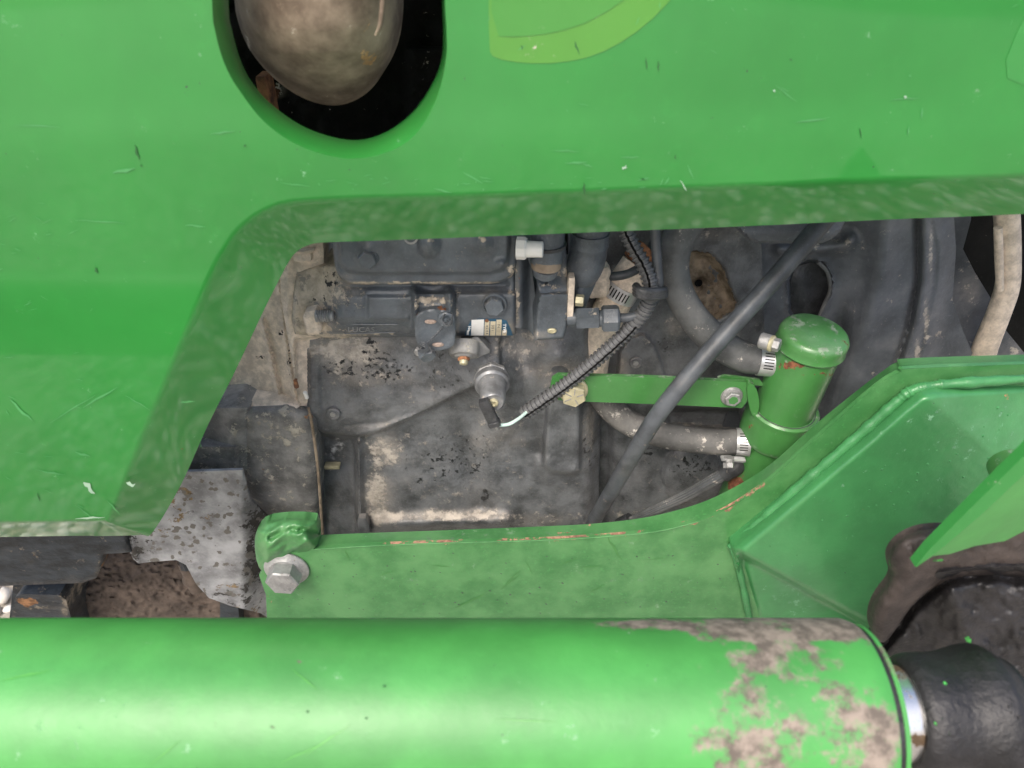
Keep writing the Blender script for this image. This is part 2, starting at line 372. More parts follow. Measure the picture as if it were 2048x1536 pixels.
def conform_text(s, u0, v0, px, yf, depth, name, m, parent):      # raised letters that follow the casting under them
    c = bpy.data.curves.new('lettering', 'FONT'); c.body = s; c.size = 1; c.extrude = .5; c.offset = .012; c.resolution_u = 2
    o = bpy.data.objects.new('lettering', c); COL.objects.link(o); dg = bpy.context.evaluated_depsgraph_get()
    me = bpy.data.meshes.new_from_object(o.evaluated_get(dg)); vs = []
    for v in me.vertices:
        u = u0 + v.co.x * px * 1.25; w = v0 - v.co.y * px; y = float(yf(np.array([u]), np.array([w]))[0]); vs.append(tuple(P(u, w, y - depth if v.co.z > 0 else y + .002)))
    fs = [list(p.vertices) for p in me.polygons]; bpy.data.objects.remove(o); bpy.data.curves.remove(c); bpy.data.meshes.remove(me)
    return make(name, vs, fs, m, parent, smooth=False)

# ================================================================== GROUND
gm = bpy.data.materials.new('pale_gravel'); gm.use_nodes = True; n = gm.node_tree; L = n.links.new; bs = n.nodes['Principled BSDF']
tc = n.nodes.new('ShaderNodeTexCoord'); at = n.nodes.new('ShaderNodeAttribute'); at.attribute_name = 'tone'
ns = n.nodes.new('ShaderNodeTexNoise'); ns.inputs['Scale'].default_value = 60; ns.inputs['Detail'].default_value = 6; L(tc.outputs['Object'], ns.inputs['Vector'])
cr = n.nodes.new('ShaderNodeValToRGB'); cr.color_ramp.elements[0].color = (.24, .20, .15, 1); cr.color_ramp.elements[1].color = (.85, .81, .74, 1)
ad = n.nodes.new('ShaderNodeMath'); ad.operation = 'MULTIPLY_ADD'; L(ns.outputs[0], ad.inputs[0]); ad.inputs[1].default_value = .55; L(at.outputs['Fac'], ad.inputs[2]); L(ad.outputs[0], cr.inputs[0]); L(cr.outputs[0], bs.inputs['Base Color'])
bs.inputs['Roughness'].default_value = .85; bp = n.nodes.new('ShaderNodeBump'); bp.inputs['Distance'].default_value = .002; L(ns.outputs[0], bp.inputs['Height']); L(bp.outputs[0], bs.inputs['Normal'])
gg = bpy.data.materials.new('gravel_ground'); gg.use_nodes = True; n = gg.node_tree; L = n.links.new; bs = n.nodes['Principled BSDF']
tc = n.nodes.new('ShaderNodeTexCoord'); vo = n.nodes.new('ShaderNodeTexVoronoi'); vo.inputs['Scale'].default_value = 30; L(tc.outputs['Object'], vo.inputs['Vector'])
hs = n.nodes.new('ShaderNodeSeparateColor'); L(vo.outputs['Color'], hs.inputs[0])
cr = n.nodes.new('ShaderNodeValToRGB'); cr.color_ramp.elements[0].color = (.14, .11, .08, 1); cr.color_ramp.elements[1].color = (.60, .56, .49, 1); L(hs.outputs[0], cr.inputs[0]); L(cr.outputs[0], bs.inputs['Base Color'])
bs.inputs['Roughness'].default_value = .9; bp = n.nodes.new('ShaderNodeBump'); bp.inputs['Distance'].default_value = .02; bp.invert = True; L(vo.outputs['Distance'], bp.inputs['Height']); L(bp.outputs[0], bs.inputs['Normal'])
gs = []; gf = []; NG = 60
for j in range(NG + 1):
    for i in range(NG + 1):
        a = (i / NG * 2 - 1); b = (j / NG * 2 - 1); gs.append((60 * a * abs(a), 60 * b * abs(b), .006 * math.sin(i * 1.7) * math.cos(j * 2.1)))
for j in range(NG):
    for i in range(NG): k = j * (NG + 1) + i; gf.append((k, k + 1, k + NG + 2, k + NG + 1))
g = make('ground', gs, gf, gg, kind='structure')
bm = bmesh.new(); bmesh.ops.create_icosphere(bm, subdivisions=2, radius=1); base = np.array([v.co[:] for v in bm.verts]); fb = np.array([[v.index for v in f.verts] for f in bm.faces]); bm.free()
rs = np.random.RandomState(11); shapes = []
for k in range(10):
    d = np.ones(len(base))
    for _ in range(5):
        ax = rs.normal(size=3); ax /= np.linalg.norm(ax); d = np.minimum(d, rs.uniform(.62, .85) / np.maximum(base @ ax, .05))
    shapes.append(base * np.minimum(d, 1)[:, None])
VS = []; FS = []; TN = []; cnt = 0; sp = .027
for gx in np.arange(-1.3, 1.5, sp):
    for gy in np.arange(-1.3, 1.7, sp):
        if rs.rand() < .12: continue
        s = rs.uniform(.010, .021) * np.array([1, rs.uniform(.6, .95), rs.uniform(.5, .8)]); q = shapes[rs.randint(10)] * s
        an = rs.uniform(0, 6.28); c, si = math.cos(an), math.sin(an); q = q @ np.array([[c, si, 0], [-si, c, 0], [0, 0, 1]]).T
        tl = rs.uniform(-.5, .5); c, si = math.cos(tl), math.sin(tl); q = q @ np.array([[1, 0, 0], [0, c, si], [0, -si, c]]).T
        q = q + np.array([gx + rs.uniform(-.01, .01), gy + rs.uniform(-.01, .01), rs.uniform(.004, .016)])
        VS.append(q); FS.append(fb + cnt * len(base)); TN.append(np.full(len(base), rs.uniform(-.55, .85))); cnt += 1
VS = np.vstack(VS); FS = np.vstack(FS); me = bpy.data.meshes.new('gravel')
me.vertices.add(len(VS)); me.vertices.foreach_set('co', VS.ravel()); me.loops.add(FS.size); me.loops.foreach_set('vertex_index', FS.ravel())
me.polygons.add(len(FS)); me.polygons.foreach_set('loop_start', np.arange(0, FS.size, 3)); me.polygons.foreach_set('loop_total', np.full(len(FS), 3)); me.update(); me.validate()
a = me.attributes.new('tone', 'FLOAT', 'POINT'); a.data.foreach_set('value', np.concatenate(TN).astype(np.float32)); me.materials.append(gm)
o = bpy.data.objects.new('gravel', me); COL.objects.link(o); o['kind'] = 'stuff'; o['label'] = 'loose pale stones spread over the ground under the machine'; o['category'] = 'gravel'

# ================================================================== HOOD
YH = .40
FOLD = [(-1400, 1062), (0, 1040), (150, 1037), (207, 1036), (217, 1024), (281, 862), (340, 721), (381, 622), (422, 528), (437, 500), (460, 465), (492, 434), (530, 411), (570, 398), (640, 391), (740, 387), (900, 383), (1200, 373), (1500, 362), (1800, 350), (2048, 343), (3300, 300)]
EDGE = [(-1400, 1100), (0, 1074), (200, 1072), (280, 1070), (306, 1063), (363, 967), (416, 850), (469, 745), (527, 622), (553, 570), (576, 526), (594, 503), (618, 490), (650, 485), (760, 481), (900, 476), (1200, 464), (1500, 452), (1800, 438), (2048, 428), (3300, 372)]
RIMO = [(423, -260), (424, 0), (432, 70), (450, 130), (478, 180), (530, 245), (600, 292), (690, 317), (770, 306), (830, 270), (872, 200), (892, 120), (893, 60), (890, 0), (886, -260)]
RIMI = [(452, -260), (456, 0), (463, 60), (480, 120), (503, 165), (545, 212), (615, 258), (700, 281), (765, 268), (822, 228), (862, 172), (883, 118), (886, 60), (884, 0), (880, -260)]
def hoodY(U, V):
    y = YH + 0 * U
    y = y + sstep(310, 200, V) * 0.0009 + np.clip(270 - V, 0, 2000) * .000012      # shoulder: upper part leans back
    low = np.clip((V - (430 + (U - 0) * 0.0)) / 600, 0, 1) * sstep(520, 380, U)
    y = y - .0016 * np.sin(low * np.pi) + .00001 * (U - 1024) * 0
    y = y + .006 * sstep(1500, 2300, U) + .004 * sstep(300, -600, U)
    return y
def rs_n(pts, n):
    p = np.array(pts, float); s = np.r_[0, np.cumsum(np.hypot(*np.diff(p, axis=0).T))]; t = np.linspace(0, s[-1], n)
    return np.stack([np.interp(t, s, p[:, 0]), np.interp(t, s, p[:, 1])], 1)
hood = thing('tractor_hood', 'glossy green metal side panel with a round-bottomed cutout, covering the engine', 'hood', P(200, 1073, .42))
topv = -1500
sm = lambda pts, n: spline([(*p,) for p in pts], n)
foldS = sm(FOLD, 240); edgeS = np.vstack([sm(EDGE, 240)])
rimo = sm(RIMO, 90); rimi = sm(RIMI, 90)
outline = [(-1400, topv), (-1400, 1062)] + [tuple(p) for p in foldS[1:-1]] + [(3300, 300), (3300, topv)]
hole = [tuple(p) for p in rimo]
hood_panel = sheet('panel', outline, hoodY, 'hood', hood, step=26, th=.0012, holes=[hole], ang=60)
def ribbon(name, A, B, ya, yb, m, parent, nn=14, ret=(0, .012, .004), th=.002, prof=None, attrs=None, **k):
    """bent strip between two outlines, rounded at the fold"""
    A = np.array(A); B = np.array(B); vs = []; n = len(A)
    for i in range(n):
        for j in range(nn + 1):
            t = j / nn; q = A[i] * (1 - t) + B[i] * t
            if prof is None:          # flat strip, very slightly crowned
                a3 = P(A[i][0], A[i][1], ya(A[i][0], A[i][1])); b3 = P(B[i][0], B[i][1], yb)
                w_ = .10; t = t ** 1.5 if t < 1 else 1; f_ = (t * t / (2 * w_) if t < w_ else t - w_ / 2) / (1 - w_ / 2); dd = b3 - a3
                vs.append(a3 + Vector((dd.x * t, dd.y * f_, dd.z * t)) + Vector((0, -.86, -.5)) * (.00012 * 4 * t * (1 - t)))
            else:
                ta = prof(t); vs.append(P(q[0], q[1], ya(A[i][0], A[i][1]) * (1 - ta) + yb * ta))
        q = vs[-1]; vs.append(q + Vector(ret))
    w = nn + 2; fs = [(i * w + j, (i + 1) * w + j, (i + 1) * w + j + 1, i * w + j + 1) for i in range(n - 1) for j in range(w - 1)]
    return make(name, [tuple(v) for v in vs], fs, m, parent, **k)
hy = lambda u, v: float(hoodY(np.array(float(u)), np.array(float(v))))
pf = lambda t: (t - .10 * math.exp(-t * 14) * 0) if True else t
ribbon('folded_edge', foldS, edgeS, hy, .4205, 'hood', hood, ang=30, label='narrow green flange along the lower edge of the hood, turned inward')
ribbon('cutout_rim', rimo, rimi, hy, .432, 'hood', hood, nn=12, ret=(0, .0008, 0), prof=lambda t: 1 - math.sqrt(max(0, 1 - t * t)) * .55 - .45 * (1 - t), ang=60)
# unseen roof of the hood, added to keep light out from above
tv = []; 
za = P(-1400, topv, hy(-1400, topv)); zb = P(3300, topv, hy(3300, topv))
for x in (za.x, zb.x):
    for (dy, dz) in ((0, 0), (.02, .03), (.08, .06), (.3, .09), (.75, .05), (.8, -.9)): tv.append((x, za.y + dy, za.z + dz))
make('roof', tv, [(i, i + 6, i + 7, i + 1) for i in range(5)], 'hood', hood, ang=60)
# faded decal remains
def onhood(name, poly, m, off=.0003, step=14, parent=hood, rnd=1, **k):
    return sheet(name, poly, lambda U, V: hoodY(U, V) - off, m, parent, step=step, th=off * .8, rnd=rnd, ang=60, **k)
dec = onhood('faded_decal', [(979, -120), (977, 98), (988, 117), (1050, 127), (1120, 126), (1190, 112), (1260, 75), (1320, 25), (1390, -60), (1400, -120)], 'lime2', label='faded lime crescent where a sticker was, on the upper panel')
onhood('inner_fade', [(983, -120), (983, 72), (1040, 74), (1110, 66), (1190, 40), (1290, -30), (1340, -120)], 'lime', off=.0006, parent=dec)
onhood('rubbed_patch', [(2000, 150), (2048, 30), (2120, -60), (2250, 60), (2200, 260), (2060, 175)], 'ghost', label='paler rubbed patch near the upper right edge')
# scratches: thin slivers of paint damage
def slivers(name, lst, m, parent, yf, off=.0004, **k):
    mb = MB()
    for (u, v, du, dv, w) in lst:
        n_ = 5; nx, ny = -dv, du; l = math.hypot(du, dv); nx /= l; ny /= l; vs = []
        for i in range(n_ + 1):
            t = i / n_; ww = w * math.sin(math.pi * min(max(t, .06), .94)) * random.uniform(.6, 1.1) * .5; c = random.uniform(-.5, .5) * w * .6
            cu, cv = u + du * t + nx * c, v + dv * t + ny * c
            for s_ in (-1, 1):
                uu, vv = cu + nx * ww * s_, cv + ny * ww * s_; vs.append(P(uu, vv, float(yf(np.array(uu), np.array(vv))) - off))
        mb.add(vs, [(2 * i, 2 * i + 1, 2 * i + 3, 2 * i + 2) for i in range(n_)])
    return make(name, mb.v, mb.f, m, parent, kind='stuff', smooth=False, **k)
L1 = [(925, 345, 40, 22, 5), (868, 378, 36, 8, 4), (1130, 326, 45, -3, 5), (1165, 328, 20, 5, 5), (1240, 315, 40, -2, 4), (1375, 330, 12, 28, 4), (1330, 370, 8, -16, 4), (1320, 372, 6, -16, 3), (1300, 355, -26, 6, 3), (1100, 300, 60, 3, 3), (1780, 200, 60, -5, 3), (1818, 150, 3, 4, 6), (1845, 215, -3, 22, 5), (1815, 270, 3, -18, 4), (1590, 245, 70, -10, 4), (1550, 170, 44, 34, 3),
      (225, 345, 45, -7, 8), (100, 845, 90, -55, 3), (165, 815, 70, -40, 4), (150, 905, 30, 8, 5), (240, 1030, -26, -30, 3), (70, 940, 60, 10, 4), (360, 805, 30, -2, 3), (150, 440, 100, 6, 3), (370, 450, 40, 3, 4), (560, 365, 60, 8, 3), (30, 250, 90, 4, 3), (420, 268, 50, -6, 4), (150, 1010, 40, 30, 3), (20, 800, 45, 42, 7), (250, 790, 50, 30, 3)]
L1 += [(random.uniform(900, 2048), random.uniform(0, 330), random.uniform(-25, 25), random.uniform(-20, 20) + 1, random.uniform(1.2, 2.6)) for _ in range(12)]
L1 += [(random.uniform(0, 190), random.uniform(350, 1020), random.uniform(-22, 22), random.uniform(-10, 10) + 1, random.uniform(1, 2.4)) for _ in range(34)]
L1 += [(random.uniform(600, 1300), random.uniform(352, 379), random.uniform(-25, 25), random.uniform(-6, 6) + .5, random.uniform(1.5, 3)) for _ in range(26)]
slivers('scratches', L1, 'scr', hood, hoodY)
slivers('bare_chips', [(165, 968, 26, 16, 15), (252, 968, 18, 2, 9), (1245, 333, 8, 4, 9), (1546, 180, 5, 3, 5), (1808, 192, 6, 3, 6), (150, 1037, 60, -3, 4), (1360, 360, 14, 22, 3)], 'scrw', hood, hoodY, .0006)
slivers('dark_scuffs', [(270, 290, 8, 30, 5), (280, 330, 4, 3, 4), (1168, 365, 1, 26, 5), (1292, 115, 1, 24, 4), (1316, 122, 1, 20, 4), (1150, 82, 8, 28, 4), (1043, 90, 2, 10, 3), (488, 290, 3, 3, 5), (190, 535, 5, 12, 5), (1720, 255, 2, 22, 3), (1350, 310, 2, 8, 4), (1580, 117, 3, 5, 5), (400, 885, 2, 12, 2), (75, 985, 4, 18, 3)], 'scrd', hood, hoodY, .0005)

# ================================================================== EXHAUST in the cutout
ex = thing('exhaust_pipe', 'heat browned rounded exhaust elbow hanging inside the hood cutout', 'exhaust pipe', P(650, 215, .46))
def exY(U, V):
    r = dome(U, V, 640, 30, 185, 190); return .50 - .085 * r
exo = [(462, -300), (466, 0), (480, 60), (500, 102), (530, 140), (565, 172), (610, 200), (660, 213), (700, 207), (738, 185), (765, 150), (785, 105), (794, 50), (795, 0), (797, -300)]
def exY2(U, V):
    lo = np.interp(V, [-300, 0, 60, 102, 140, 172, 200, 213], [462, 466, 480, 500, 530, 565, 610, 655]); hi = np.interp(V, [-300, 0, 50, 105, 150, 185, 207, 213], [797, 795, 794, 785, 765, 738, 700, 665])
    c = (lo + hi) / 2; h = np.maximum((hi - lo) / 2, 3); t = np.clip((U - c) / h, -1, 1); full = .052 * (h / 166)
    down = np.clip((V - 20) / 195, 0, 1)
    return .475 - full * np.sqrt(np.clip(1 - t * t, 0, 1)) + .018 * down ** 2
sheet('elbow', exo, exY2, 'exh', ex, rnd=2, step=6, th=.03, ang=70, attrs={'rust': blobs((728, 40, 20, 90, .62), (742, 110, 16, 50, .5), (560, 90, 60, 60, .15)), 'dust': blobs((490, 90, 18, 100, .35), (560, 190, 30, 14, .2))})
hose('seam', [(770, -60, .415, 6), (762, 40, .415, 5), (752, 70, .418, 3)], 'exh', ex, n=16)
# near-black sheet painting the shade seen past it, and a rusty bracket
bk = thing('dark_heat_shield', 'black sheet standing for the shade deep behind the exhaust in the hood cutout', 'heat shield', P(700, 300, .60))
sheet('shield_face', [(250, -500), (1100, -500), (1100, 330), (250, 330)], lambda U, V: .60 + .012 * vn(U, V, 60) + .006 * vn(U, V, 18) - .01 * sstep(96, 100, V) * sstep(800, 830, U), 'black', bk, step=9, th=.02, attrs={'rust': blobs((545, 180, 22, 26, .7), (540, 200, 10, 30, .8)), 'dust': blobs((560, 185, 22, 18, .5))})
MB().box(P(537, 200, .56), P(547, 200, .56) - P(537, 200, .56), Vector((0, .01, 0)), Vector((0, 0, .018))).build('bracket', 'rusty', bk)

# ================================================================== BACK OF THE BAY
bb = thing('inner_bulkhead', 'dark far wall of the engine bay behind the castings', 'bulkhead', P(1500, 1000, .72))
sheet('bulkhead_plate', [(-200, 300), (2500, 300), (2500, 1090), (1400, 1120), (380, 960), (-200, 960)], lambda U, V: .72 + .02 * vn(U, V, 120), 'black', bb, step=40, th=.02)  # coloured near-black to give the shade between the castings

# ================================================================== ENGINE BLOCK
eb = thing('engine_block', 'dark grey cast engine block with flaking paint and dusty patches below the pump', 'engine', P(900, 1070, .57))
TRI = [(600, 600), (1000, 600), (1000, 730), (960, 765), (918, 787), (830, 832), (760, 862), (712, 875), (640, 868), (600, 840)]
BOSS = [(1096, 790), (1162, 790), (1160, 940), (1148, 948), (1100, 946), (1086, 930)]
def blkY(U, V):
    y = .562 + 0 * U
    y = y - .012 * pad(U, V, TRI, 5) - .002 * ridge(U, V, TRI[3:8], 12)
    y = y - .014 * pad(U, V, BOSS, 12) - .006 * ridge(U, V, [(1060, 760), (1090, 940)], 22)
    y = y + .012 * pad(U, V, [(636, 868), (712, 876), (717, 1090), (650, 1090)], 14)                 # sunk band at the left
    y = y - .008 * ridge(U, V, [(716, 885), (720, 1080)], 7)
    y = y - .010 * ridge(U, V, [(760, 1050), (1010, 1042)], 16)                                     # sump swell
    y = y - .016 * bump(U, V, 985, 760, 60, 70) + .006 * ridge(U, V, [(1040, 660), (1060, 800), (1080, 900)], 18)
    y = y - .010 * bump(U, V, 1110, 705, 44, 44) - .004 * bump(U, V, 1120, 714, 16, 13)
    y = y + .007 * ridge(U, V, [(955, 800), (925, 900), (960, 1000)], 30)
    y = y - .004 * pad(U, V, [(618, 700), (640, 700), (640, 830), (618, 830)], 10)
    y = y - .0025 * dome(U, V, 785, 737, 12, 10) + .0012 * ridge(U, V, [(748, 733), (762, 744)], 6) + .0006 * vn(U, V, 40) + .0004 * vn(U, V, 12)
    y = y + .03 * sstep(1165, 1215, U) + .0012 * ridge(U, V, [(690, 850), (770, 845), (900, 798)], 5)
    return y
blk = sheet('casting', [(610, 560), (1210, 560), (1205, 700), (1195, 1100), (636, 1100), (618, 860), (608, 800)], blkY, 'cast', eb, step=4.5, th=.05, ang=70,
    attrs={'dust': blobs((700, 700, 70, 38, .85), (740, 755, 80, 22, .42), (770, 900, 34, 34, .65), (755, 990, 26, 50, .75), (760, 1035, 30, 20, .7), (880, 1030, 110, 12, .42), (1050, 690, 60, 26, .45), (1110, 745, 60, 30, .4), (985, 830, 40, 70, .18), (900, 960, 120, 60, .12), (1000, 870, 60, 50, .2), (1180, 850, 10, 60, .4), (1070, 1040, 80, 14, .3), (850, 760, 60, 40, .12)),  # the two pale patches near the pump head paint hazy highlights
           'chip': blobs((880, 930, 46, 34, .42), (940, 915, 60, 50, .34), (850, 900, 70, 60, .22), (970, 990, 8, 14, .8), (835, 960, 14, 12, .55), (1180, 900, 26, 36, .42), (760, 735, 70, 34, .50), (700, 735, 60, 24, .45), (890, 765, 60, 34, .3), (740, 690, 16, 26, .6), (860, 710, 40, 12, .5), (1040, 1050, 60, 10, .4)),
           'rust': blobs((657, 792, 6, 6, .6), (1130, 745, 14, 5, .35), (975, 735, 10, 8, .5), (622, 862, 5, 40, .55), (684, 826, 24, 7, .2)),
           'bare_glint': blobs((676, 897, 18, 22, .52))})  # painted highlight on the glossy sunk band
def screw(parent, u, v, y, r, name='plug_screw', m='cast', cm='zinc'):
    s = SC(u, v, y); o = P(u, v, y); b = MB().lathe(o, OUT, [(0, r * s), (.3 * r * s, r * s), (.45 * r * s, r * .85 * s), (.3 * r * s, r * .55 * s)], 24).build(name, m, parent)
    MB().lathe(o + OUT * .25 * r * s, OUT, [(0, .45 * r * s), (.25 * r * s, .4 * r * s)], 12).build('screw_core', cm, b); return b
screw(eb, 667, 826, .549, 14)
hose('gasket_edge', [(617, 815, .524, 2.5), (624, 850, .524, 3), (636, 940, .526, 3), (646, 1080, .53, 3)], 'mud', eb, n=24, seg=8, label='thin tan rusty edge of the rear engine plate')
MB().box(P(665, 931, .562), P(680, 931, .562) - P(665, 931, .562), Vector((0, .004, 0)), Vector((0, 0, .0018))).build('cast_rib', 'gold', eb)
MB().box(P(728, 1052, .553), Vector((.003, 0, 0)) * 2, Vector((0, .006, 0)), Vector((0, 0, .015)), .4).build('cast_lug', 'cast', eb)
s_ = .0004
sheet('paint_blister', [(1100, 738), (1112, 731), (1130, 733), (1138, 742), (1130, 751), (1110, 752)], lambda U, V: blkY(U, V) - .0007, 'cast', eb, step=3, th=.0006, rnd=2)

# timing case, left of the pump
tcse = thing('timing_case', 'dust-caked angular cast case left of the pump, tan all over', 'timing case', P(560, 815, .56))
sheet('side_face', [(640, 440), (560, 440), (380, 740), (438, 790), (470, 803), (560, 803), (612, 812), (597, 790), (588, 700), (580, 600), (592, 500)], lambda U, V: .555 + .0003 * np.clip(590 - U, 0, 400) * .5 - .004 * ridge(U, V, [(525, 640), (560, 800)], 5) + .003 * ridge(U, V, [(530, 640), (566, 800)], 4) - .004 * ridge(U, V, [(556, 560), (570, 680), (592, 800)], 5) + .001 * vn(U, V, 25), 'dusty', tcse, step=5, th=.06, ang=50, attrs={'dust': blobs((460, 770, 40, 20, -.5), (505, 720, 26, 8, -.5)), 'chip': blobs((578, 700, 4, 60, .62), (520, 715, 14, 5, .7), (562, 665, 8, 8, .6), (460, 770, 30, 10, .4))})
sheet('front_flange', [(572, 470), (645, 470), (650, 560), (648, 690), (630, 740), (613, 812), (597, 812), (592, 770), (580, 700), (562, 600), (560, 560)], lambda U, V: .536 + .0001 * np.abs(U - 600) + .012 * pad(U, V, [(590, 678), (660, 672), (640, 900), (600, 900)], 8) - .003 * ridge(U, V, [(575, 500), (577, 640), (600, 790)], 8) + .0008 * vn(U, V, 22), 'dusty', tcse, step=4.5, th=.05, ang=60, attrs={'rust': blobs((592, 768, 5, 12, .9)), 'dust': blobs((600, 560, 60, 70, .1)), 'chip': blobs((560, 640, 8, 6, .6), (578, 740, 3, 40, .7))})
sheet('bottom_plate', [(466, 801), (557, 801), (600, 812), (592, 818), (508, 818), (480, 806)], lambda U, V: .548 - .0004 * (V - 801), 'dusty', tcse, step=5, th=.05)
MB().lathe(P(612, 790, .534), Vector((0, -.3, 1)), [(-.004, .0018), (.004, .0018)], 10).build('dowel', 'white', tcse)
MB().lathe(P(592, 768, .535), Vector((.1, -.3, 1)), [(-.004, .0022), (.005, .0016)], 10).build('dowel', 'rusty', tcse)
bolt(tcse, 605, 497, .535, 20, .9, m='dusty', flange=1.25, ax=(0, -.2, -1))

# ================================================================== INJECTION PUMP
pu = thing('injection_pump', 'charcoal painted fuel injection pump with a bolted cover and small blue data plate', 'fuel pump', P(860, 680, .53))
HOUS = [(640, 528), (668, 528), (672, 440), (1034, 440), (1032, 668), (1020, 673), (912, 673), (700, 674), (672, 680), (650, 676), (590, 668), (583, 640), (590, 540)]
def houY(U, V):
    y = .520 + 0 * U
    y = y + .016 * (np.clip((V - 632) / 46, 0, 1) ** 2) * sstep(640, 690, U) + .006 * np.clip((600 - V) / 60, 0, 1)
    y = y + .010 * sstep(690, 640, U) - .004 * pad(U, V, [(645, 520), (700, 560), (700, 660), (645, 660)], 30)
    y = y - .014 * pad(U, V, [(828, 585), (908, 585), (912, 660), (826, 660)], 8) - .007 * ridge(U, V, [(829, 580), (829, 625)], 7) - .007 * ridge(U, V, [(898, 580), (900, 625)], 7) + .008 * bump(U, V, 864, 590, 24, 14)
    y = y - .003 * pad(U, V, [(672, 590), (730, 590), (730, 640), (672, 640)], 14) - .003 * pad(U, V, [(735, 592), (820, 592), (820, 640), (735, 640)], 8)
    y = y - .005 * pad(U, V, [(912, 585), (1040, 585), (1040, 700), (912, 700)], 10) - .002 * ridge(U, V, [(912, 600), (912, 670)], 6)
    y = y + .004 * ridge(U, V, [(690, 572), (1010, 570)], 7) + .0006 * vn(U, V, 30) + .0003 * vn(U, V, 9)
    return y
sheet('housing', HOUS, houY, 'pump', pu, step=3.6, th=.03, ang=70, lip=(9, .006),
    attrs={'dust': blobs((620, 560, 70, 60, .9), (612, 640, 60, 50, .85), (670, 672, 40, 8, .7), (720, 668, 60, 5, .55), (690, 560, 18, 30, .5), (740, 652, 60, 8, .25), (864, 602, 34, 10, .5), (915, 640, 6, 40, .4), (1020, 660, 14, 20, .5), (1025, 590, 10, 30, .2), (860, 612, 36, 4, .5)),
           'chip': blobs((662, 560, 16, 22, .6), (700, 610, 22, 30, .4), (640, 598, 20, 6, .5)), 'rust': blobs((870, 617, 24, 4, .45))})
COV = [(663, 440), (1036, 440), (1034, 528), (1026, 553), (1004, 565), (968, 568), (712, 571), (688, 565), (674, 548), (667, 520)]
def covY(U, V):
    d = sd(U, V, COV); y = .507 + 0 * U
    y = y - .009 * pad(U, V, [(672, 430), (1020, 430), (1016, 520), (1004, 541), (980, 546), (716, 547), (692, 541), (680, 522)], 10)
    y = y - .005 * dome(U, V, 858, 490, 24, 28) - .007 * bump(U, V, 858, 486, 15, 18) - .007 * bump(U, V, 966, 486, 16, 18) - .005 * bump(U, V, 1004, 528, 13, 8) - .005 * bump(U, V, 735, 500, 24, 26)
    return y + .0009 * ridge(U, V, [(700, 541), (1000, 540)], 3) + .0004 * vn(U, V, 14)
cv = sheet('top_cover', COV, covY, 'pump', pu, step=3.4, th=.02, rnd=2, ang=75, lip=(7, .005), attrs={'dust': blobs((830, 566, 260, 4, .62), (1022, 545, 9, 22, .5), (690, 556, 14, 9, .3), (860, 482, 10, 5, .5), (966, 480, 8, 6, .55), (1010, 470, 14, 6, .3)), 'chip': blobs((840, 500, 200, 30, .05))})  # long pale line on the lower lip is a painted edge highlight
bolt(pu, 737, 514, .497, 19, .75, m='pump', flange=1.15, tw=.3)
hose('bonnet_ring', [(808, 470, .494, 2.2), (812, 482, .494, 2.2), (822, 487, .494, 2.2), (832, 482, .494, 2.2), (836, 470, .494, 2.2)], 'zinc', pu, seg=8)
# hex plug
s_ = SC(988, 608, .513); o = P(989, 607, .513)
MB().lathe(o, OUT, [(0, 25 * s_), (.0025, 25 * s_), (.0032, 24 * s_), (.0032, 21.5 * s_), (.0015, 21 * s_)], 36).build('plug_washer', 'pump', pu)
MB().hexa(o, OUT, 20.5 * s_, .0075, .25).build('hex_plug', 'pump', pu, ang=25)
# inspection cover with lock wire
PL = [(829, 640), (834, 628), (850, 620), (880, 617), (897, 622), (910, 636), (911, 682), (905, 694), (885, 701), (862, 701), (842, 696), (831, 682)]
ip = sheet('inspection_plate', PL, lambda U, V: .500 + 0 * U, 'pump', pu, step=4, th=.008, rnd=2, lip=(3, .001), attrs={'rust': blobs((838, 628, 10, 6, .7), (885, 619, 16, 4, .75)), 'dust': blobs((850, 690, 20, 6, .2))})
for (a, b, an) in ((861, 643, .05), (876, 689, .08)):
    s_ = SC(a, b, .5); ca = Vector((math.cos(an), 0, -math.sin(an))); cb = Vector((math.sin(an), 0, math.cos(an)))
    MB().lathe(P(a, b, .4998), OUT, [(0, 12 * s_), (.0008, 11 * s_), (.0012, 8 * s_)], 20, ell=.42).build('slot_screw', 'pinkish', ip)
MB().lathe(P(893, 637, .499), OUT, [(0, 16 * s_), (.002, 16 * s_), (.003, 13 * s_)], 24).build('lock_washer', 'pump', ip)
MB().hexa(P(893, 637, .499), OUT, 11.5 * s_, .007, .5).build('plate_bolt', 'pump', ip, ang=25)
for ph in (0, math.pi):
    q = []
    for i in range(60):
        t = i / 59; u = 897 + (848 - 897) * t + 3 * math.sin(t * 3); v = 640 + (692 - 640) * t; y = .492 + .003 * t
        q.append(P(u, v, y) + Vector((math.cos(t * 42 + ph) * .0009, math.sin(t * 42 + ph) * .0009, math.cos(t * 42 + ph) * .0006)))
    MB().tube(q, .0008, 6).build('lock_wire', 'rod', ip)
hose('wire_loop', [(905, 628, .491, 1.8), (902, 645, .489, 1.8), (893, 651, .489, 1.8), (885, 640, .491, 1.8), (890, 628, .491, 1.8)], 'rod', ip, n=24, seg=8)
for k_ in range(3): hose('wire_coil', [(834 + 2 * k_, 690 + 3 * k_, .494, 1.6), (846, 684 + 4 * k_, .490, 1.6), (856, 692 + 3 * k_, .490, 1.6), (848, 700 + 3 * k_, .491, 1.6), (836, 700 + k_, .494, 1.6)], 'rod', ip, n=18, seg=6)
bolt(ip, 852, 702, .500, 17, 1.0, 'lower_bolt', 'pump', ax=(.25, -.8, -.35)); bolt(ip, 840, 700, .502, 10, 1, 'seal_screw', 'zinc', ax=(-.3, -.8, -.2))
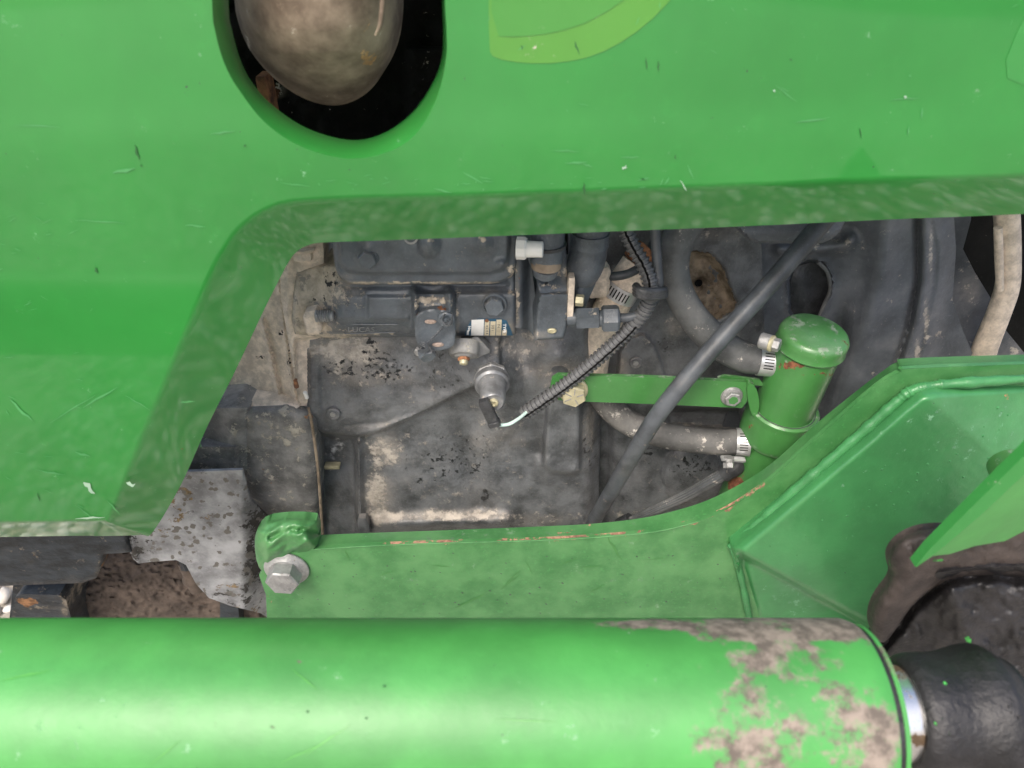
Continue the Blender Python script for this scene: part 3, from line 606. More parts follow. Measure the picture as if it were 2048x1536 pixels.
# data plate
def plY(U, V): return houY(U, V) - .0005
npp = sheet('data_plate', [(929, 671), (936, 652), (942, 642), (956, 638), (1000, 638), (1013, 641), (1020, 655), (1026, 671)], lambda U, V: plY(U, V), 'blue', pu, step=3, th=.0004, label='small blue and cream data plate on the pump side')
def fld(name, q, m, off=.0003): return sheet(name, q, lambda U, V: plY(U, V) - off, m, npp, step=3, th=off * .8)
fld('white_field', [(943, 640), (968, 639), (967, 671), (942, 671)], 'offwhite')
for (a, b, t) in ((969.5, 979, 642), (981, 991.5, 643), (993, 1003.5, 639.5)): fld('text_field', [(a, t), (b, t), (b - 1, 671), (a - 1, 671)], 'cream')
fld('stamp_field', [(1004.5, 661), (1014, 661), (1013, 671), (1004, 671)], 'cream')
fld('key_field', [(934, 661), (938, 661), (937.5, 670), (933, 670)], 'offwhite')
MB().lathe(P(973.5, 641, float(plY(np.array(973.), np.array(641.)))) , OUT, [(0, .0017), (.0006, .0015), (.001, .0008)], 12).build('rivet', 'rusty', npp)
def ptxt(s, u, v, size, m):
    y = float(plY(np.array(float(u)), np.array(float(v)))) - .0005; a = P(u, v, y); text_mesh(s, size, .00008, a, (0, -.25, -1), (1, 0, 0), 'lettering', m, npp, .00002)
ptxt('TYPE', 1006, 647.5, .0036, 'offwhite'); ptxt('No.', 936, 652, .0032, 'offwhite'); ptxt('D', 1006, 663, .003, 'rusty'); ptxt('0 2 4 8', 972, 651, .0026, 'rod'); ptxt('3 5 1', 983, 650, .0026, 'rod'); ptxt('7 6', 995, 648, .0026, 'rod')
# cast lettering
y_ = float(houY(np.array(740.), np.array(664.)))
conform_text('LUCAS', 695, 664, 14.5, houY, .0010, 'cast_lettering', 'letter', pu)
hose('lettering_frame', [(684, 650, y_ - .002, 1.0), (690, 667, y_, 1.0)], 'pump', pu, n=6, seg=6)
hose('lettering_frame', [(690, 667, y_ , 1.0), (790, 665, y_ , 1.0)], 'pump', pu, n=6, seg=6); hose('lettering_frame', [(684, 649, y_ - .0062, 1.2), (796, 649, y_ - .0062, 1.2)], 'pump', pu, n=6, seg=6)
hose('lettering_arrow', [(772, 663, y_, 1.2), (786, 652, y_ - .0025, 1.2), (797, 664, y_, 1.2)], 'pump', pu, n=8, seg=6)
# stud at left
sx = Vector((1, 0, 0)); o = P(632, 632, .516)
MB().box(P(627, 640, .524), (.0065, 0, .001), (0, .008, 0), (0, 0, .011), .35).build('stud_nut', 'dusty', pu)
pr = [(0, .0048)];
for i in range(7): pr += [(.0012 + i * .0018, .0052), (.0021 + i * .0018, .0041)]
st = MB().lathe(o, sx, pr + [(.0138, .0046), (.0144, .004)], 22).build('threaded_stud', 'zinc', pu, ang=80)
# cap underneath
cp = MB(); s_ = SC(928, 703, .512); o = P(928, 690, .523); ax = Vector((0, -.75, -.66))
cp.lathe(o, ax, [(-.002, 31 * s_), (.004, 31 * s_), (.008, 30 * s_), (.0095, 27 * s_), (.0095, 20 * s_), (.011, 15 * s_)], 34); cp = cp.build('lower_cap', 'pump', pu, attrs=None, label='round drain cap with a rusty centre bolt under the pump')
cp.data.materials.clear(); cp.data.materials.append(M['starter'])
MB().lathe(o + ax.normalized() * .0105, ax, [(0, 12 * s_), (.003, 12 * s_)], 6).build('cap_bolt', 'rusty', cp); MB().lathe(o + ax.normalized() * .0125, ax, [(0, 9 * s_), (.004, 8.5 * s_), (.0045, 6 * s_)], 16).build('bolt_tip', 'gold', cp)
MB().box(P(950, 690, .535), (.008, 0, .004), (0, .006, 0), (-.006, 0, .008), .2).build('cap_bracket', 'starter', cp)
# head flange and hydraulic head
hf = sheet('head_flange', [(1030, 500), (1056, 500), (1064, 540), (1072, 600), (1070, 676), (1058, 660), (1030, 655)], lambda U, V: .523 + .012 * sstep(1040, 1060, U) + .0005 * vn(U, V, 16), 'pump', pu, step=4, th=.03, attrs={'dust': blobs((1034, 590, 6, 80, .6), (1045, 540, 16, 30, .2)), 'rust': blobs((1038, 580, 4, 30, .5))})
HD = [(1048, 498), (1132, 490), (1140, 600), (1136, 650), (1128, 677), (1068, 681), (1066, 640), (1078, 592), (1072, 560), (1056, 520)]
def hdY(U, V):
    y = .512 + .0001 * (U - 1100) + .010 * sstep(585, 545, V) + .012 * pad(U, V, [(1050, 500), (1068, 560), (1074, 600), (1066, 690), (1040, 690), (1040, 500)], 6) * 0
    y = y - .006 * pad(U, V, [(1076, 588), (1140, 586), (1134, 690), (1070, 690)], 5)
    y = y + .010 * bump(U, V, 1092, 528, 30, 16)
    return y + .0004 * vn(U, V, 20)
sheet('pump_head', HD, hdY, 'pump', pu, step=3.6, th=.03, ang=60, lip=(5, .003), attrs={'dust': blobs((1100, 545, 46, 8, .55), (1128, 540, 8, 24, .45), (1136, 600, 4, 60, .45), (1090, 670, 40, 8, .25)), 'chip': blobs((1092, 565, 6, 5, .7), (1070, 600, 4, 14, .5)), 'rust': blobs((1040, 555, 8, 10, .4))})
MB().lathe(P(1104, 661, .5055), OUT, [(0, .0038), (.001, .0036), (.0014, .0026), (.0006, .0018)], 18, ell=.6).build('bleed_screw', 'gold', pu)
MB().box(P(1141, 592, .515), (.0026, 0, 0), (0, .006, 0), (0, 0, .018), .2).build('head_lug', 'dusty', pu)
bolt(pu, 1152, 600, .515, 12, 1.3, m='gold', ax=(1, -.2, 0))

# delivery unions on top of the head
du = thing('delivery_union', 'stubby dark pipe union with a brass band, left of the white plug tip', 'pipe union', P(1095, 545, .52))
hose('union_body', [(1096, 430, .515, 36), (1094, 500, .512, 34), (1092, 522, .512, 32)], 'pump', du, n=10)
hose('brass_band', [(1093, 517, .511, 31), (1092, 534, .511, 30)], 'exh', du, n=4); hose('union_foot', [(1092, 532, .513, 27), (1090, 546, .515, 25)], 'pump', du, n=4)
hose('sealing_ring', [(1096, 486, .512, 37), (1096, 492, .512, 37)], 'tape', du, n=3)
dv = thing('angled_union', 'larger dark pipe union leaning right of the pump head', 'pipe union', P(1160, 560, .535))
hose('union_body', [(1185, 420, .53, 35), (1178, 500, .53, 37), (1168, 535, .532, 37), (1160, 555, .54, 30)], 'pump', dv, n=14)
hose('collar', [(1181, 465, .528, 38), (1179, 490, .528, 39)], 'pump', dv, n=4)
sheet('union_web', [(1140, 530), (1205, 515), (1195, 560), (1172, 610), (1158, 640), (1144, 640), (1142, 590)], lambda U, V: .532 - .008 * ridge(U, V, [(1170, 540), (1150, 640)], 16), 'pump', dv, step=5, th=.02, rnd=1)
# white plug
wp = thing('white_plug', 'white plastic tee plug under the hood edge between cover and union', 'plug', P(1058, 515, .50))
MB().lathe(P(1033, 496, .496), (1, -.1, 0), [(0, 21 * .00039), (.006, 21 * .00039), (.0075, 19 * .00039)], 8, tw=.4).build('plug_flange', 'white', wp, ang=25)
MB().lathe(P(1048, 498, .495), (1, -.1, .02), [(0, .0062), (.010, .0058), (.0135, .0058), (.014, .0046)], 20).build('plug_barrel', 'white', wp)

# fuel pipe with compression fitting
fp = thing('fuel_pipe', 'dark steel pipe with hex fitting and nut, bending up from pump head', 'fuel pipe', P(1200, 660, .52))
ax = (P(1240, 635, .512) - P(1140, 638, .514)).normalized(); s_ = SC(1200, 636, .512)
hose('pipe', [(1225, 636, .512, 9), (1262, 634, .512, 9.2), (1290, 622, .512, 9.4), (1309, 600, .513, 9.6), (1317, 570, .516, 9.8), (1314, 520, .522, 10), (1309, 440, .53, 10), (1306, 380, .54, 10)], 'rod', fp, n=50)
f1 = MB().lathe(P(1134, 637, .514), ax, [(0, 16 * s_), (.008, 16 * s_)], 20).build('fitting_stub', 'pump', fp)
MB().lathe(P(1151, 637, .514), ax, [(0, 20 * s_), (.001, 23 * s_), (46 * s_, 23 * s_), (47.5 * s_, 20 * s_)], 6, tw=.52).build('hex_fitting', 'pump', fp, ang=25)
MB().lathe(P(1196, 637, .513), ax, [(0, 17 * s_), (.004, 17 * s_)], 20).build('fitting_neck', 'pump', fp)
MB().lathe(P(1203, 637, .5125), ax, [(0, 22 * s_), (.0015, 27 * s_), (31 * s_, 27 * s_), (35 * s_, 23 * s_), (37 * s_, 15 * s_)], 6, tw=.2).build('union_nut', 'pump', fp, ang=25)

# ================================================================== OIL PRESSURE SENDER
osn = thing('pressure_sender', 'grey oil pressure sender on a short stub in the engine block', 'sensor', P(985, 810, .54))
A0 = P(981, 728, .548); A1 = P(986, 792, .500); ax = (A1 - A0).normalized(); Ln = (A1 - A0).length; s_ = SC(985, 770, .53) * 1.08
MB().lathe(A0, ax, [(-.01, 13 * s_), (Ln * .42, 14 * s_)], 22).build('stub', 'shield', osn)
MB().lathe(A0 + ax * Ln * .36, ax, [(0, 27 * s_), (.002, 32 * s_), (.0062, 33 * s_), (.008, 30 * s_)], 8).build('hex_collar', 'zinc', osn, ang=25)
MB().lathe(A0 + ax * (Ln * .36 + .008), ax, [(0, 31 * s_), (.0065, 31.5 * s_), (.008, 29 * s_), (.0085, 27.5 * s_), (.017, 24 * s_), (.020, 23 * s_)], 36).build('body', 'sens', osn)
ec = A0 + ax * (Ln * .36 + .028)
MB().lathe(ec, ax, [(0, 23 * s_), (.005, 22 * s_), (.011, 20 * s_), (.0125, 17 * s_), (.012, 12 * s_)], 32).build('end_cap', 'sens', osn)
MB().lathe(ec + ax * .0115, ax, [(0, 9 * s_), (.002, 8 * s_), (.0025, 5 * s_), (.001, 3 * s_)], 16).build('terminal', 'gold', osn)
cn = thing('spade_connector', 'black spade connector plugged on the pressure sender end', 'connector', P(985, 850, .5))
c0 = P(966, 800, .4835); c1 = P(988, 845, .487); d = c1 - c0; w = d.cross(Vector((0, 1, 0))).normalized()
MB().box((c0 + c1) / 2, d / 2, w * .0046, Vector((0, .0032, 0)), .2).build('shell', 'tape', cn)
MB().box(c1 + d * .02, d * .10, w * .0050, Vector((0, .004, 0)), .2).build('boot_end', 'tape', cn)
MB().box(c1 + d * .2, d * .14, w * .001, Vector((0, .0012, 0)), .2).build('tab', 'zinc', cn)
hose('sender_wire', [(988, 845, .488, 3.6), (998, 850, .488, 3.6), (1018, 848, .49, 3.6), (1036, 838, .494, 3.4), (1056, 822, .502, 3.2)], 'wire', None, n=26, seg=10, label='pale mint wire looping from the black connector into the corrugated conduit', cat='wire')

# ================================================================== CORRUGATED CONDUIT
def corrug(name, pts, pitch, parent, slit=None):
    base_, rr = path(pts, 120); L_ = np.r_[0, np.cumsum([(base_[i + 1] - base_[i]).length for i in range(119)])]; tot = L_[-1]
    n = int(tot / pitch * 8); ts = np.linspace(0, tot, n); B = np.array([b[:] for b in base_])
    pp = np.stack([np.interp(ts, L_, B[:, k]) for k in range(3)], 1); r0 = np.interp(ts, L_, rr)
    ph = (ts / pitch) % 1; prof = np.where((ph > .2) & (ph < .72), 1.0, .80)
    prof = prof + 0 * ph
    return MB().tube([Vector(p) for p in pp], list(r0 * prof), 20).build(name, 'conduit', parent, ang=50)
co = thing('corrugated_conduit', 'black split corrugated wire conduit running diagonally from hood edge to sender wire', 'conduit', P(1060, 830, .51))
cpts = [(1238, 430, .535, 16), (1262, 485, .528, 16), (1290, 535, .52, 16.5), (1302, 580, .512, 16.5), (1292, 615, .512, 16), (1262, 655, .512, 15.5), (1215, 700, .51, 15.5), (1150, 755, .508, 15.5), (1095, 795, .506, 15.5), (1046, 828, .505, 15)]
corrug('sleeve', cpts, .0042, co)
slp, slr = path(cpts, 90)
def onside(i, k=1.0, side=.15): 
    p = slp[i]; tcam = (Vector((0, 0, CZ)) - p).normalized(); t = (slp[min(i + 1, 89)] - slp[max(i - 1, 0)]).normalized(); w_ = t.cross(tcam).normalized()
    return p + (tcam * math.cos(side) + w_ * math.sin(side)) * slr[i] * k
MB().tube([onside(i, 1.0, .35 if i > 45 else .1) + Vector((random.uniform(-1, 1), 0, random.uniform(-1, 1))) * .00035 for i in list(range(0, 30)) + list(range(50, 90))][:30], .0009, 6).build('slit', 'darkhole', co)
MB().tube([onside(i, 1.0, -.45) + Vector((random.uniform(-1, 1), 0, random.uniform(-1, 1))) * .0003 for i in range(48, 90)], .0008, 6).build('slit', 'darkhole', co)
tw = thing('tape_wrap', 'black tape wrapped round the conduit and fuel pipe where they cross', 'tape', P(1300, 600, .51))
for i in range(3):
    hose('tape_turn', [(1272, 572 + 7 * i, .506, 8), (1280, 580 + 5 * i, .494, 8), (1300, 584 + 5 * i, .4935, 9), (1322, 582 + 5 * i, .498, 8), (1330, 580 + 5 * i, .506, 7), (1325, 578 + 5 * i, .522, 7)], 'tape', tw, n=24, seg=10)

# ================================================================== BELL HOUSING SIDE
bh = thing('bell_housing', 'large grey clutch housing casting with vertical ribs behind the green canister', 'bell housing', P(1700, 1000, .6))
def bellY(U, V):
    y = .615 + 0 * U
    x1 = np.interp(V, [440, 560, 650, 740, 850, 1000], [1835, 1835, 1818, 1790, 1765, 1735]); x2 = np.interp(V, [440, 500, 560, 640, 700, 1000], [1858, 1868, 1866, 1848, 1838, 1760]) + 4
    x0 = x1 - np.interp(V, [440, 1000], [60, 130])
    y = y - .022 * sstep(1660, 1775, U - (x1 - 1835) * .9) * 1 + .010 * np.exp(-((U - x1) / 7) ** 2) - .006 * np.exp(-((U - x1 - 16) / 14) ** 2)
    y = y + .002 * np.exp(-((U - x2) / 2.5) ** 2) + .006 * sstep(x2 + 6, x2 + 46, U) 
    y = y - .006 * np.exp(-((U - x0) / 26) ** 2)
    y = y + .020 * pad(U, V, SLOT, 6)
    y = y - .004 * ridge(U, V, SLOT + [SLOT[0]], 7)
    y = y - .012 * ridge(U, V, [(1560, 500), (1640, 498), (1690, 492), (1700, 480)], 14)
    y = y + .010 * bump(U, V, 1680, 650, 14, 40)
    return y + .0012 * vn(U, V, 60) + .0004 * vn(U, V, 14)
SLOT = [(1578, 560), (1590, 530), (1622, 520), (1650, 528), (1662, 560), (1660, 590), (1640, 625), (1626, 660), (1600, 660), (1580, 620)]
sheet('casting', [(1500, 380), (1905, 380), (1912, 500), (1905, 600), (1925, 660), (1960, 740), (1960, 1080), (1420, 1080), (1430, 900), (1500, 700)], bellY, 'bell', bh, step=5, th=.04, ang=70,
      attrs={'dust': blobs((1862, 500, 4, 60, .62), (1852, 640, 5, 40, .6), (1835, 700, 5, 26, .6), (1680, 490, 40, 14, .35), (1650, 660, 5, 20, .5), (1780, 620, 60, 200, .08), (1860, 650, 50, 50, .12)), 'rust': blobs((1820, 720, 5, 16, .4))})  # the tall faint blob paints the light band along the ribs
sheet('slot_cover', [(p[0] * .94 + 1620 * .06, p[1] * .94 + 590 * .06) for p in SLOT], lambda U, V: .628 - .004 * ridge(U, V, [(1600, 560), (1620, 640)], 20), 'tape', bh, step=6, th=.01)
hose('slot_gasket', [(1636, 524, .612, 4), (1655, 545, .612, 4), (1660, 580, .612, 4), (1648, 610, .612, 4), (1632, 650, .612, 3)], 'rubber', bh, n=20, seg=8)

# rear plate with the mud-filled opening
rp = thing('rear_engine_plate', 'dark rear engine plate with a crusted dusty pocket and small hole', 'engine plate', P(1350, 1050, .6))
POC = [(1352, 560), (1358, 525), (1388, 505), (1420, 512), (1446, 540), (1458, 580), (1470, 605), (1452, 625), (1424, 640), (1395, 615), (1362, 590)]
PADR = [(1236, 752), (1240, 700), (1262, 672), (1290, 668), (1310, 690), (1334, 760)]
def rpY(U, V):
    y = .600 + .018 * pad(U, V, POC, 16) + .014 * bump(U, V, 1397, 566, 11, 12) - .005 * pad(U, V, POC, 14, 12) * 0
    y = y - .010 * pad(U, V, PADR, 8) - .012 * ridge(U, V, [(1180, 700), (1190, 640), (1240, 560)], 22) + .012 * pad(U, V, [(1150, 820), (1222, 820), (1222, 1060), (1150, 1060)], 20)
    y = y - .016 * dome(U, V, 1385, 950, 62, 66) - .006 * bump(U, V, 1300, 1000, 60, 60) + .02 * pad(U, V, [(1320, 815), (1480, 820), (1490, 860), (1340, 850)], 16)
    y = y + pad(U, V, POC, 10) * (.0035 * vn(U, V, 11) + .002 * vn(U, V, 5))
    return y + .0008 * vn(U, V, 36)
sheet('plate_casting', [(1140, 400), (1520, 400), (1530, 700), (1510, 1080), (1140, 1080)], rpY, 'cast', rp, step=4.5, th=.03, ang=70,
      attrs={'dust': lambda U, V: np.maximum(.0 * U, blobs((1245, 760, 12, 40, .6), (1350, 650, 22, 24, .45), (1430, 470, 60, 14, .25), (1200, 740, 16, 60, .4), (1250, 1030, 60, 14, .2))(U, V)),
             'chip': blobs((1330, 690, 26, 24, .38), (1390, 930, 50, 28, .48), (1380, 970, 40, 26, .3), (1290, 900, 24, 34, .42), (1170, 900, 22, 40, .5), (1120, 1020, 14, 6, .6), (1240, 970, 40, 40, .15)), 'rust': blobs((1300, 500, 20, 10, .5))})
_a = [math.pi * 2 * i / 40 for i in range(40)]
PC2 = [(1408 + (p[0] - 1408) * 1.07, 570 + (p[1] - 570) * 1.07) for p in POC]; PC2 = resample(chaikin(PC2, 2), 5); PC2 = [(x + random.uniform(-3, 3), y + random.uniform(-3, 3)) for x, y in PC2]
sheet('dried_mud', PC2, lambda U, V: .5992 + .016 * pad(U, V, POC, 22, -2) + .010 * bump(U, V, 1397, 566, 11, 12) + .006 * vn(U, V, 13) + .003 * vn(U, V, 6) + .0015 * vn(U, V, 3), 'mud', rp, step=3.2, th=.002, ang=60)
MB().lathe(P(1397, 566, .613), OUT, [(0, .0036), (.0005, .0036)], 16).build('hole', 'darkhole', rp)
screw(rp, 1271, 724, .590, 13)
hb = thing('hanging_bracket', 'dark curved bracket hanging from the hood edge beside the diagonal hose', 'bracket', P(1560, 480, .56))
sheet('bracket_plate', [(1440, 400), (1700, 400), (1688, 455), (1655, 486), (1612, 487), (1508, 487), (1488, 472), (1470, 455), (1450, 450)], lambda U, V: .56 + .004 * sstep(470, 440, V), 'bell', hb, step=6, th=.012, rnd=1, lip=(6, .004))

# ----- thin things behind the conduit
bc = thing('small_cable', 'thin dark cable ending in a dusty grey boot behind the conduit', 'cable', P(1200, 590, .57))
hose('cable', [(1205, 552, .565, 9), (1235, 552, .56, 9), (1262, 545, .56, 9), (1290, 525, .565, 9), (1310, 480, .58, 9)], 'rod', bc, n=24)
MB().box(P(1197, 560, .565), (.009, 0, .001), (0, .008, 0), (0, 0, .014), .3).build('boot', 'dusty', bc)
hc = thing('clamped_hose', 'dusty hose with a slotted clamp behind the corrugated conduit', 'hose', P(1190, 760, .58))
hp = [(1275, 530, .575, 34), (1245, 575, .57, 34), (1215, 630, .572, 35), (1190, 690, .58, 34), (1180, 780, .59, 30)]
hose('hose', hp, 'dusty', hc, n=30); a, r = path(hp, 30)
ringclamp(hc, a[8], (a[9] - a[7]), r[8] * 1.02, .013, 8, 0, .19, 'band')
hose('rust_stub', [(1268, 525, .57, 28), (1295, 500, .575, 26)], 'rusty', hc, n=6)

# ================================================================== BIG COOLANT HOSE
ch = thing('upper_coolant_hose', 'thick curved grey black rubber hose joining the green canister near its lid', 'hose', P(1480, 740, .56))
cp_ = [(1420, 400, .575, 36), (1370, 450, .567, 34), (1349, 510, .56, 31), (1354, 570, .555, 29), (1382, 628, .548, 30), (1430, 680, .54, 32), (1484, 713, .53, 31), (1518, 720, .525, 29), (1550, 724, .523, 28)]
hose('hose', cp_, 'rubber', ch, n=70, seg=32, label=None); a, r = path(cp_, 70)
i = 64; ringclamp(ch, a[i] + Vector((-.0, 0, 0)), a[i + 1] - a[i - 1], r[i] * 1.04, .013, 6, .1, .2, 'band')
# worm screw
q0 = P(1520, 680, .505); q1 = P(1553, 690, .497); dq = (q1 - q0)
sc_ = [o for o in ch.children if o.name.startswith('hose_clamp')][0]
MB().lathe(q0, dq, [(0, .0058), (.001, .0066), (dq.length * .6, .0066), (dq.length * .65, .0048)], 18).build('worm_housing', 'zinc', sc_)
MB().lathe(q0 + dq * .62, dq, [(0, .0066), (.002, .0068), (.003, .006)], 18).build('screw_collar', 'gold', sc_); MB().hexa(q0 + dq * .75, dq, .0055, .006).build('clamp_screw', 'zinc', sc_, ang=25)

# ================================================================== GREEN CANISTER
ca = thing('green_canister', 'upright green metal canister with a flat round lid and rust chips', 'canister', P(1480, 1000, .53))
T0 = P(1627, 674, .515); T1 = P(1496, 985, .535); axd = (T1 - T0).normalized(); Lc = (T1 - T0).length; s_ = SC(1600, 760, .52); rc = 62 * s_
def lathed(name, o, ax, prof, m, parent, seg=56, sub=3, dirt=None, **k):
    pr = []
    for (h0, r0), (h1, r1) in zip(prof, prof[1:]):
        nn = max(1, int(abs(h1 - h0) / .003));
        for j in range(nn): pr.append((h0 + (h1 - h0) * j / nn, r0 + (r1 - r0) * j / nn))
    pr.append(prof[-1]); mb = MB().lathe(o, ax, pr, seg)
    at = None
    if dirt:
        Vx = np.array(mb.v); rel = Vx - np.array([0, 0, CZ]); z = rel[:, 1] * CP - rel[:, 2] * SP; U = 1024 + FPX * rel[:, 0] / z; V = 768 - FPX * (rel[:, 1] * SP + rel[:, 2] * CP) / z
        at = {kk: ff(U, V) for kk, ff in dirt.items()}
    return make(name, mb.v, mb.f, m, parent, attrs=at, ang=32, **k)
rb = blobs((1582, 732, 26, 11, .95), (1640, 748, 50, 7, .62), (1505, 860, 10, 14, .75), (1475, 970, 20, 20, .85), (1487, 945, 8, 14, .7), (1495, 905, 6, 10, .6))
lathed('body', T0 + axd * .012, axd, [(0, rc * .97), (Lc + .012, rc * .97)], 'can', ca, dirt={'rust': rb})
MB().lathe(T0 + axd * .0775, axd, [(0, rc * 1.012), (.001, rc * 1.10)], 48, cap0=False, cap1=False).build('collar_gap', 'tape', ca)  # black ring standing for the dark gap over the collar
lathed('lid', T0 - axd * .006, axd, [(0, rc * .9), (.0012, rc * .985), (.003, rc * 1.03), (.0045, rc * 1.055), (.013, rc * 1.06), (.0145, rc * 1.08), (.016, rc * 1.05), (.0162, rc * .98)], 'can', ca, dirt={'rust': blobs((1680, 690, 16, 6, .55), (1600, 715, 60, 4, .42), (1665, 740, 26, 4, .4))})
lathed('collar', T0 + axd * (.078), axd, [(0, rc * 1.02), (-.001, rc * 1.10), (.0005, rc * 1.17), (.0025, rc * 1.18), (.004, rc * 1.16), (.032, rc * 1.15), (.035, rc * 1.10), (.036, rc * .98)], 'can', ca, dirt={'chip': blobs((1568, 826, 26, 5, .8)), 'rust': blobs((1500, 856, 8, 14, .6))})
sheet('side_lug', [(1493, 770), (1504, 766), (1516, 782), (1520, 818), (1508, 838), (1498, 815)], flat(.511), 'can', ca, step=6, th=.008, rnd=2)
MB().lathe(P(1550, 726, .52), P(1600, 735, .52) - P(1550, 726, .52), [(0, 24 * s_), (.02, 24 * s_)], 24).build('upper_spout', 'can', ca)
MB().lathe(P(1490, 885, .52), P(1530, 888, .52) - P(1490, 885, .52), [(0, 22 * s_), (.02, 22 * s_)], 24).build('lower_spout', 'can', ca)
# strap
gb = thing('green_strap', 'flat green steel strap bolted across behind the diagonal hose', 'bracket', P(1300, 810, .52))
sheet('strap', [(1101, 775), (1104, 758), (1116, 750), (1300, 755), (1490, 764), (1500, 772), (1496, 800), (1484, 816), (1300, 808), (1160, 803), (1110, 800)], flat(.515), 'can', gb, step=6, th=.004, ang=40)
sheet('rear_tab', [(1436, 756), (1450, 752), (1520, 760), (1530, 772), (1440, 766)], flat(.522), 'can', gb, step=6, th=.003)
b1 = MB(); o = P(1146, 779, .515); s_ = SC(1146, 779, .51)
b1.lathe(o, OUT, [(0, 30 * s_), (.002, 30 * s_), (.003, 27 * s_)], 32).hexa(o + OUT * .003, OUT, 26 * s_, .009, .35); b1 = b1.build('strap_bolt', 'gold', gb, ang=25, label='pale yellow hex bolt with grade marks')
for an in (.4, 1.5, 2.6, 3.6, 5.2):
    c = o + OUT * .0121; e = Vector((math.cos(an), 0, math.sin(an))); MB().box(c + e * .0055, e * .003, e.cross(OUT) * .0004, OUT * .0003, .2).build('grade_mark', 'zinc', b1)
bolt(gb, 1463, 792, .515, 17, .6, 'strap_bolt', 'zinc', flange=1.3, tw=.2, label='dull hex bolt overpainted green at the right end')
MB().lathe(P(1463, 792, .515) + OUT * .0062 , OUT, [(0, .0045), (.0006, .0042)], 6, tw=.2).build('green_overspray', 'can', gb)

# lower hose
lh = thing('lower_coolant_hose', 'weathered pale grey hose clamped to the lower side of the canister', 'hose', P(1380, 920, .56))
lp = [(1180, 740, .585, 27), (1205, 795, .57, 27), (1250, 840, .556, 26), (1310, 866, .545, 26), (1380, 879, .535, 26), (1440, 884, .527, 26), (1475, 884, .523, 26), (1499, 885, .521, 26)]
hose('hose', lp, 'oldhose', lh, n=60, seg=32); a, r = path(lp, 60)
i = 54; k_ = ringclamp(lh, a[i], a[i + 1] - a[i - 1], r[i] * 1.04, .012, 7, .1, .2, 'band')
MB().box(P(1466, 918, .505), (.011, 0, -.001), (0, .003, 0), (0, 0, .0012), .2).build('clamp_tail', 'band', k_)
MB().lathe(P(1458, 914, .505), (0, -.3, -1), [(0, .0045), (.003, .0048), (.004, .004)], 12).build('worm_housing', 'zinc', k_); bolt(k_, 1457, 925, .503, 11, 1, 'clamp_screw', 'zinc', ax=(0, -.6, -.7))
# ribbed drain hose
rh = thing('ribbed_drain_hose', 'thin ribbed dark hose running down left from the canister foot', 'hose', P(1300, 1050, .53))
rpth = [(1240, 1052, .54, 7), (1300, 1024, .535, 8), (1370, 992, .53, 9.5), (1430, 958, .525, 11), (1458, 942, .522, 11)]
a, r = path(rpth, 40); hose('hose', rpth, 'rod', rh, n=40, seg=18)
for k_ in range(6):
    an = -1.2 + k_ * .5; q = []
    for i in range(40):
        t = (a[min(i + 1, 39)] - a[max(i - 1, 0)]).normalized(); tcam = (Vector((0, 0, CZ)) - a[i]).normalized(); w_ = t.cross(tcam).normalized()
        q.append(a[i] + (tcam * math.cos(an) + w_ * math.sin(an)) * r[i] * .98)
    MB().tube(q, .0009, 6).build('rib', 'rubber', rh)
hose('sleeve', [(1448, 948, .522, 17), (1470, 934, .52, 18), (1478, 928, .522, 16)], 'tape', rh, n=8)
hose('mouth', [(1240, 1052, .54, 16), (1262, 1041, .538, 16)], 'tape', rh, n=4)

# diagonal hose
hose('diagonal_hose', [(1700, 380, .55, 19), (1650, 437, .54, 20), (1560, 545, .52, 19), (1450, 668, .50, 18.5), (1362, 770, .488, 18), (1305, 845, .488, 17.5), (1245, 945, .50, 16), (1195, 1030, .525, 14), (1165, 1090, .55, 13)], 'rod', None, n=70, seg=28, label='long straight dark hose crossing diagonally in front of the green strap', cat='hose')

# far right
fr = thing('side_plate', 'grey angled plate behind the dusty pipe at far right', 'plate', P(1950, 720, .64))
sheet('plate', [(1880, 380), (1945, 380), (1942, 440), (1926, 498), (1950, 545), (1985, 602), (1995, 640), (2060, 720), (2200, 880), (1850, 880), (1880, 600)], lambda U, V: .63 - .00008 * (U - 1900), 'bell', fr, step=8, th=.006, attrs={'dust': blobs((1940, 560, 30, 60, .3), (2010, 690, 60, 40, .3))})
dp = thing('dusty_pipe', 'tan dusty bent pipe at the far right above the green frame', 'pipe', P(1960, 720, .6))
hose('pipe', [(2008, 380, .60, 24), (2014, 440, .60, 23), (2017, 520, .60, 22), (2014, 575, .60, 22), (1996, 630, .60, 22), (1972, 690, .60, 23), (1950, 760, .60, 24)], 'dusty', dp, n=40)
hose('pipe_saddle', [(1996, 455, .592, 8), (1998, 520, .592, 8), (2000, 580, .592, 7)], 'dusty', dp, n=10)

# ================================================================== LOWER LEFT
sm_ = thing('starter_motor', 'worn rounded dark starter body above the green frame lug', 'starter motor', P(560, 1035, .52))
sheet('end_housing', [(470, 812), (610, 806), (640, 858), (640, 1012), (632, 1036), (560, 1042), (520, 1032), (496, 998), (482, 950), (478, 890), (478, 830)], lambda U, V: .533 + .00012 * np.clip(V - 960, 0, 99) + .0006 * vn(U, V, 30), 'starter', sm_, step=5, th=.02, rnd=1, ang=75, lip=(34, .014), attrs={'rust': blobs((545, 975, 20, 10, .42), (530, 940, 12, 6, .4), (485, 950, 6, 40, .2), (615, 830, 20, 14, .45)), 'dust': blobs((560, 860, 60, 30, .2)), 'bare_glint': blobs((570, 1010, 50, 16, .12))})
sheet('solenoid', [(380, 812), (500, 812), (500, 944), (424, 944), (424, 884), (380, 884)], lambda U, V: .530 + .0002 * np.abs(U - 470), 'starter', sm_, step=7, th=.06, lip=(8, .004))
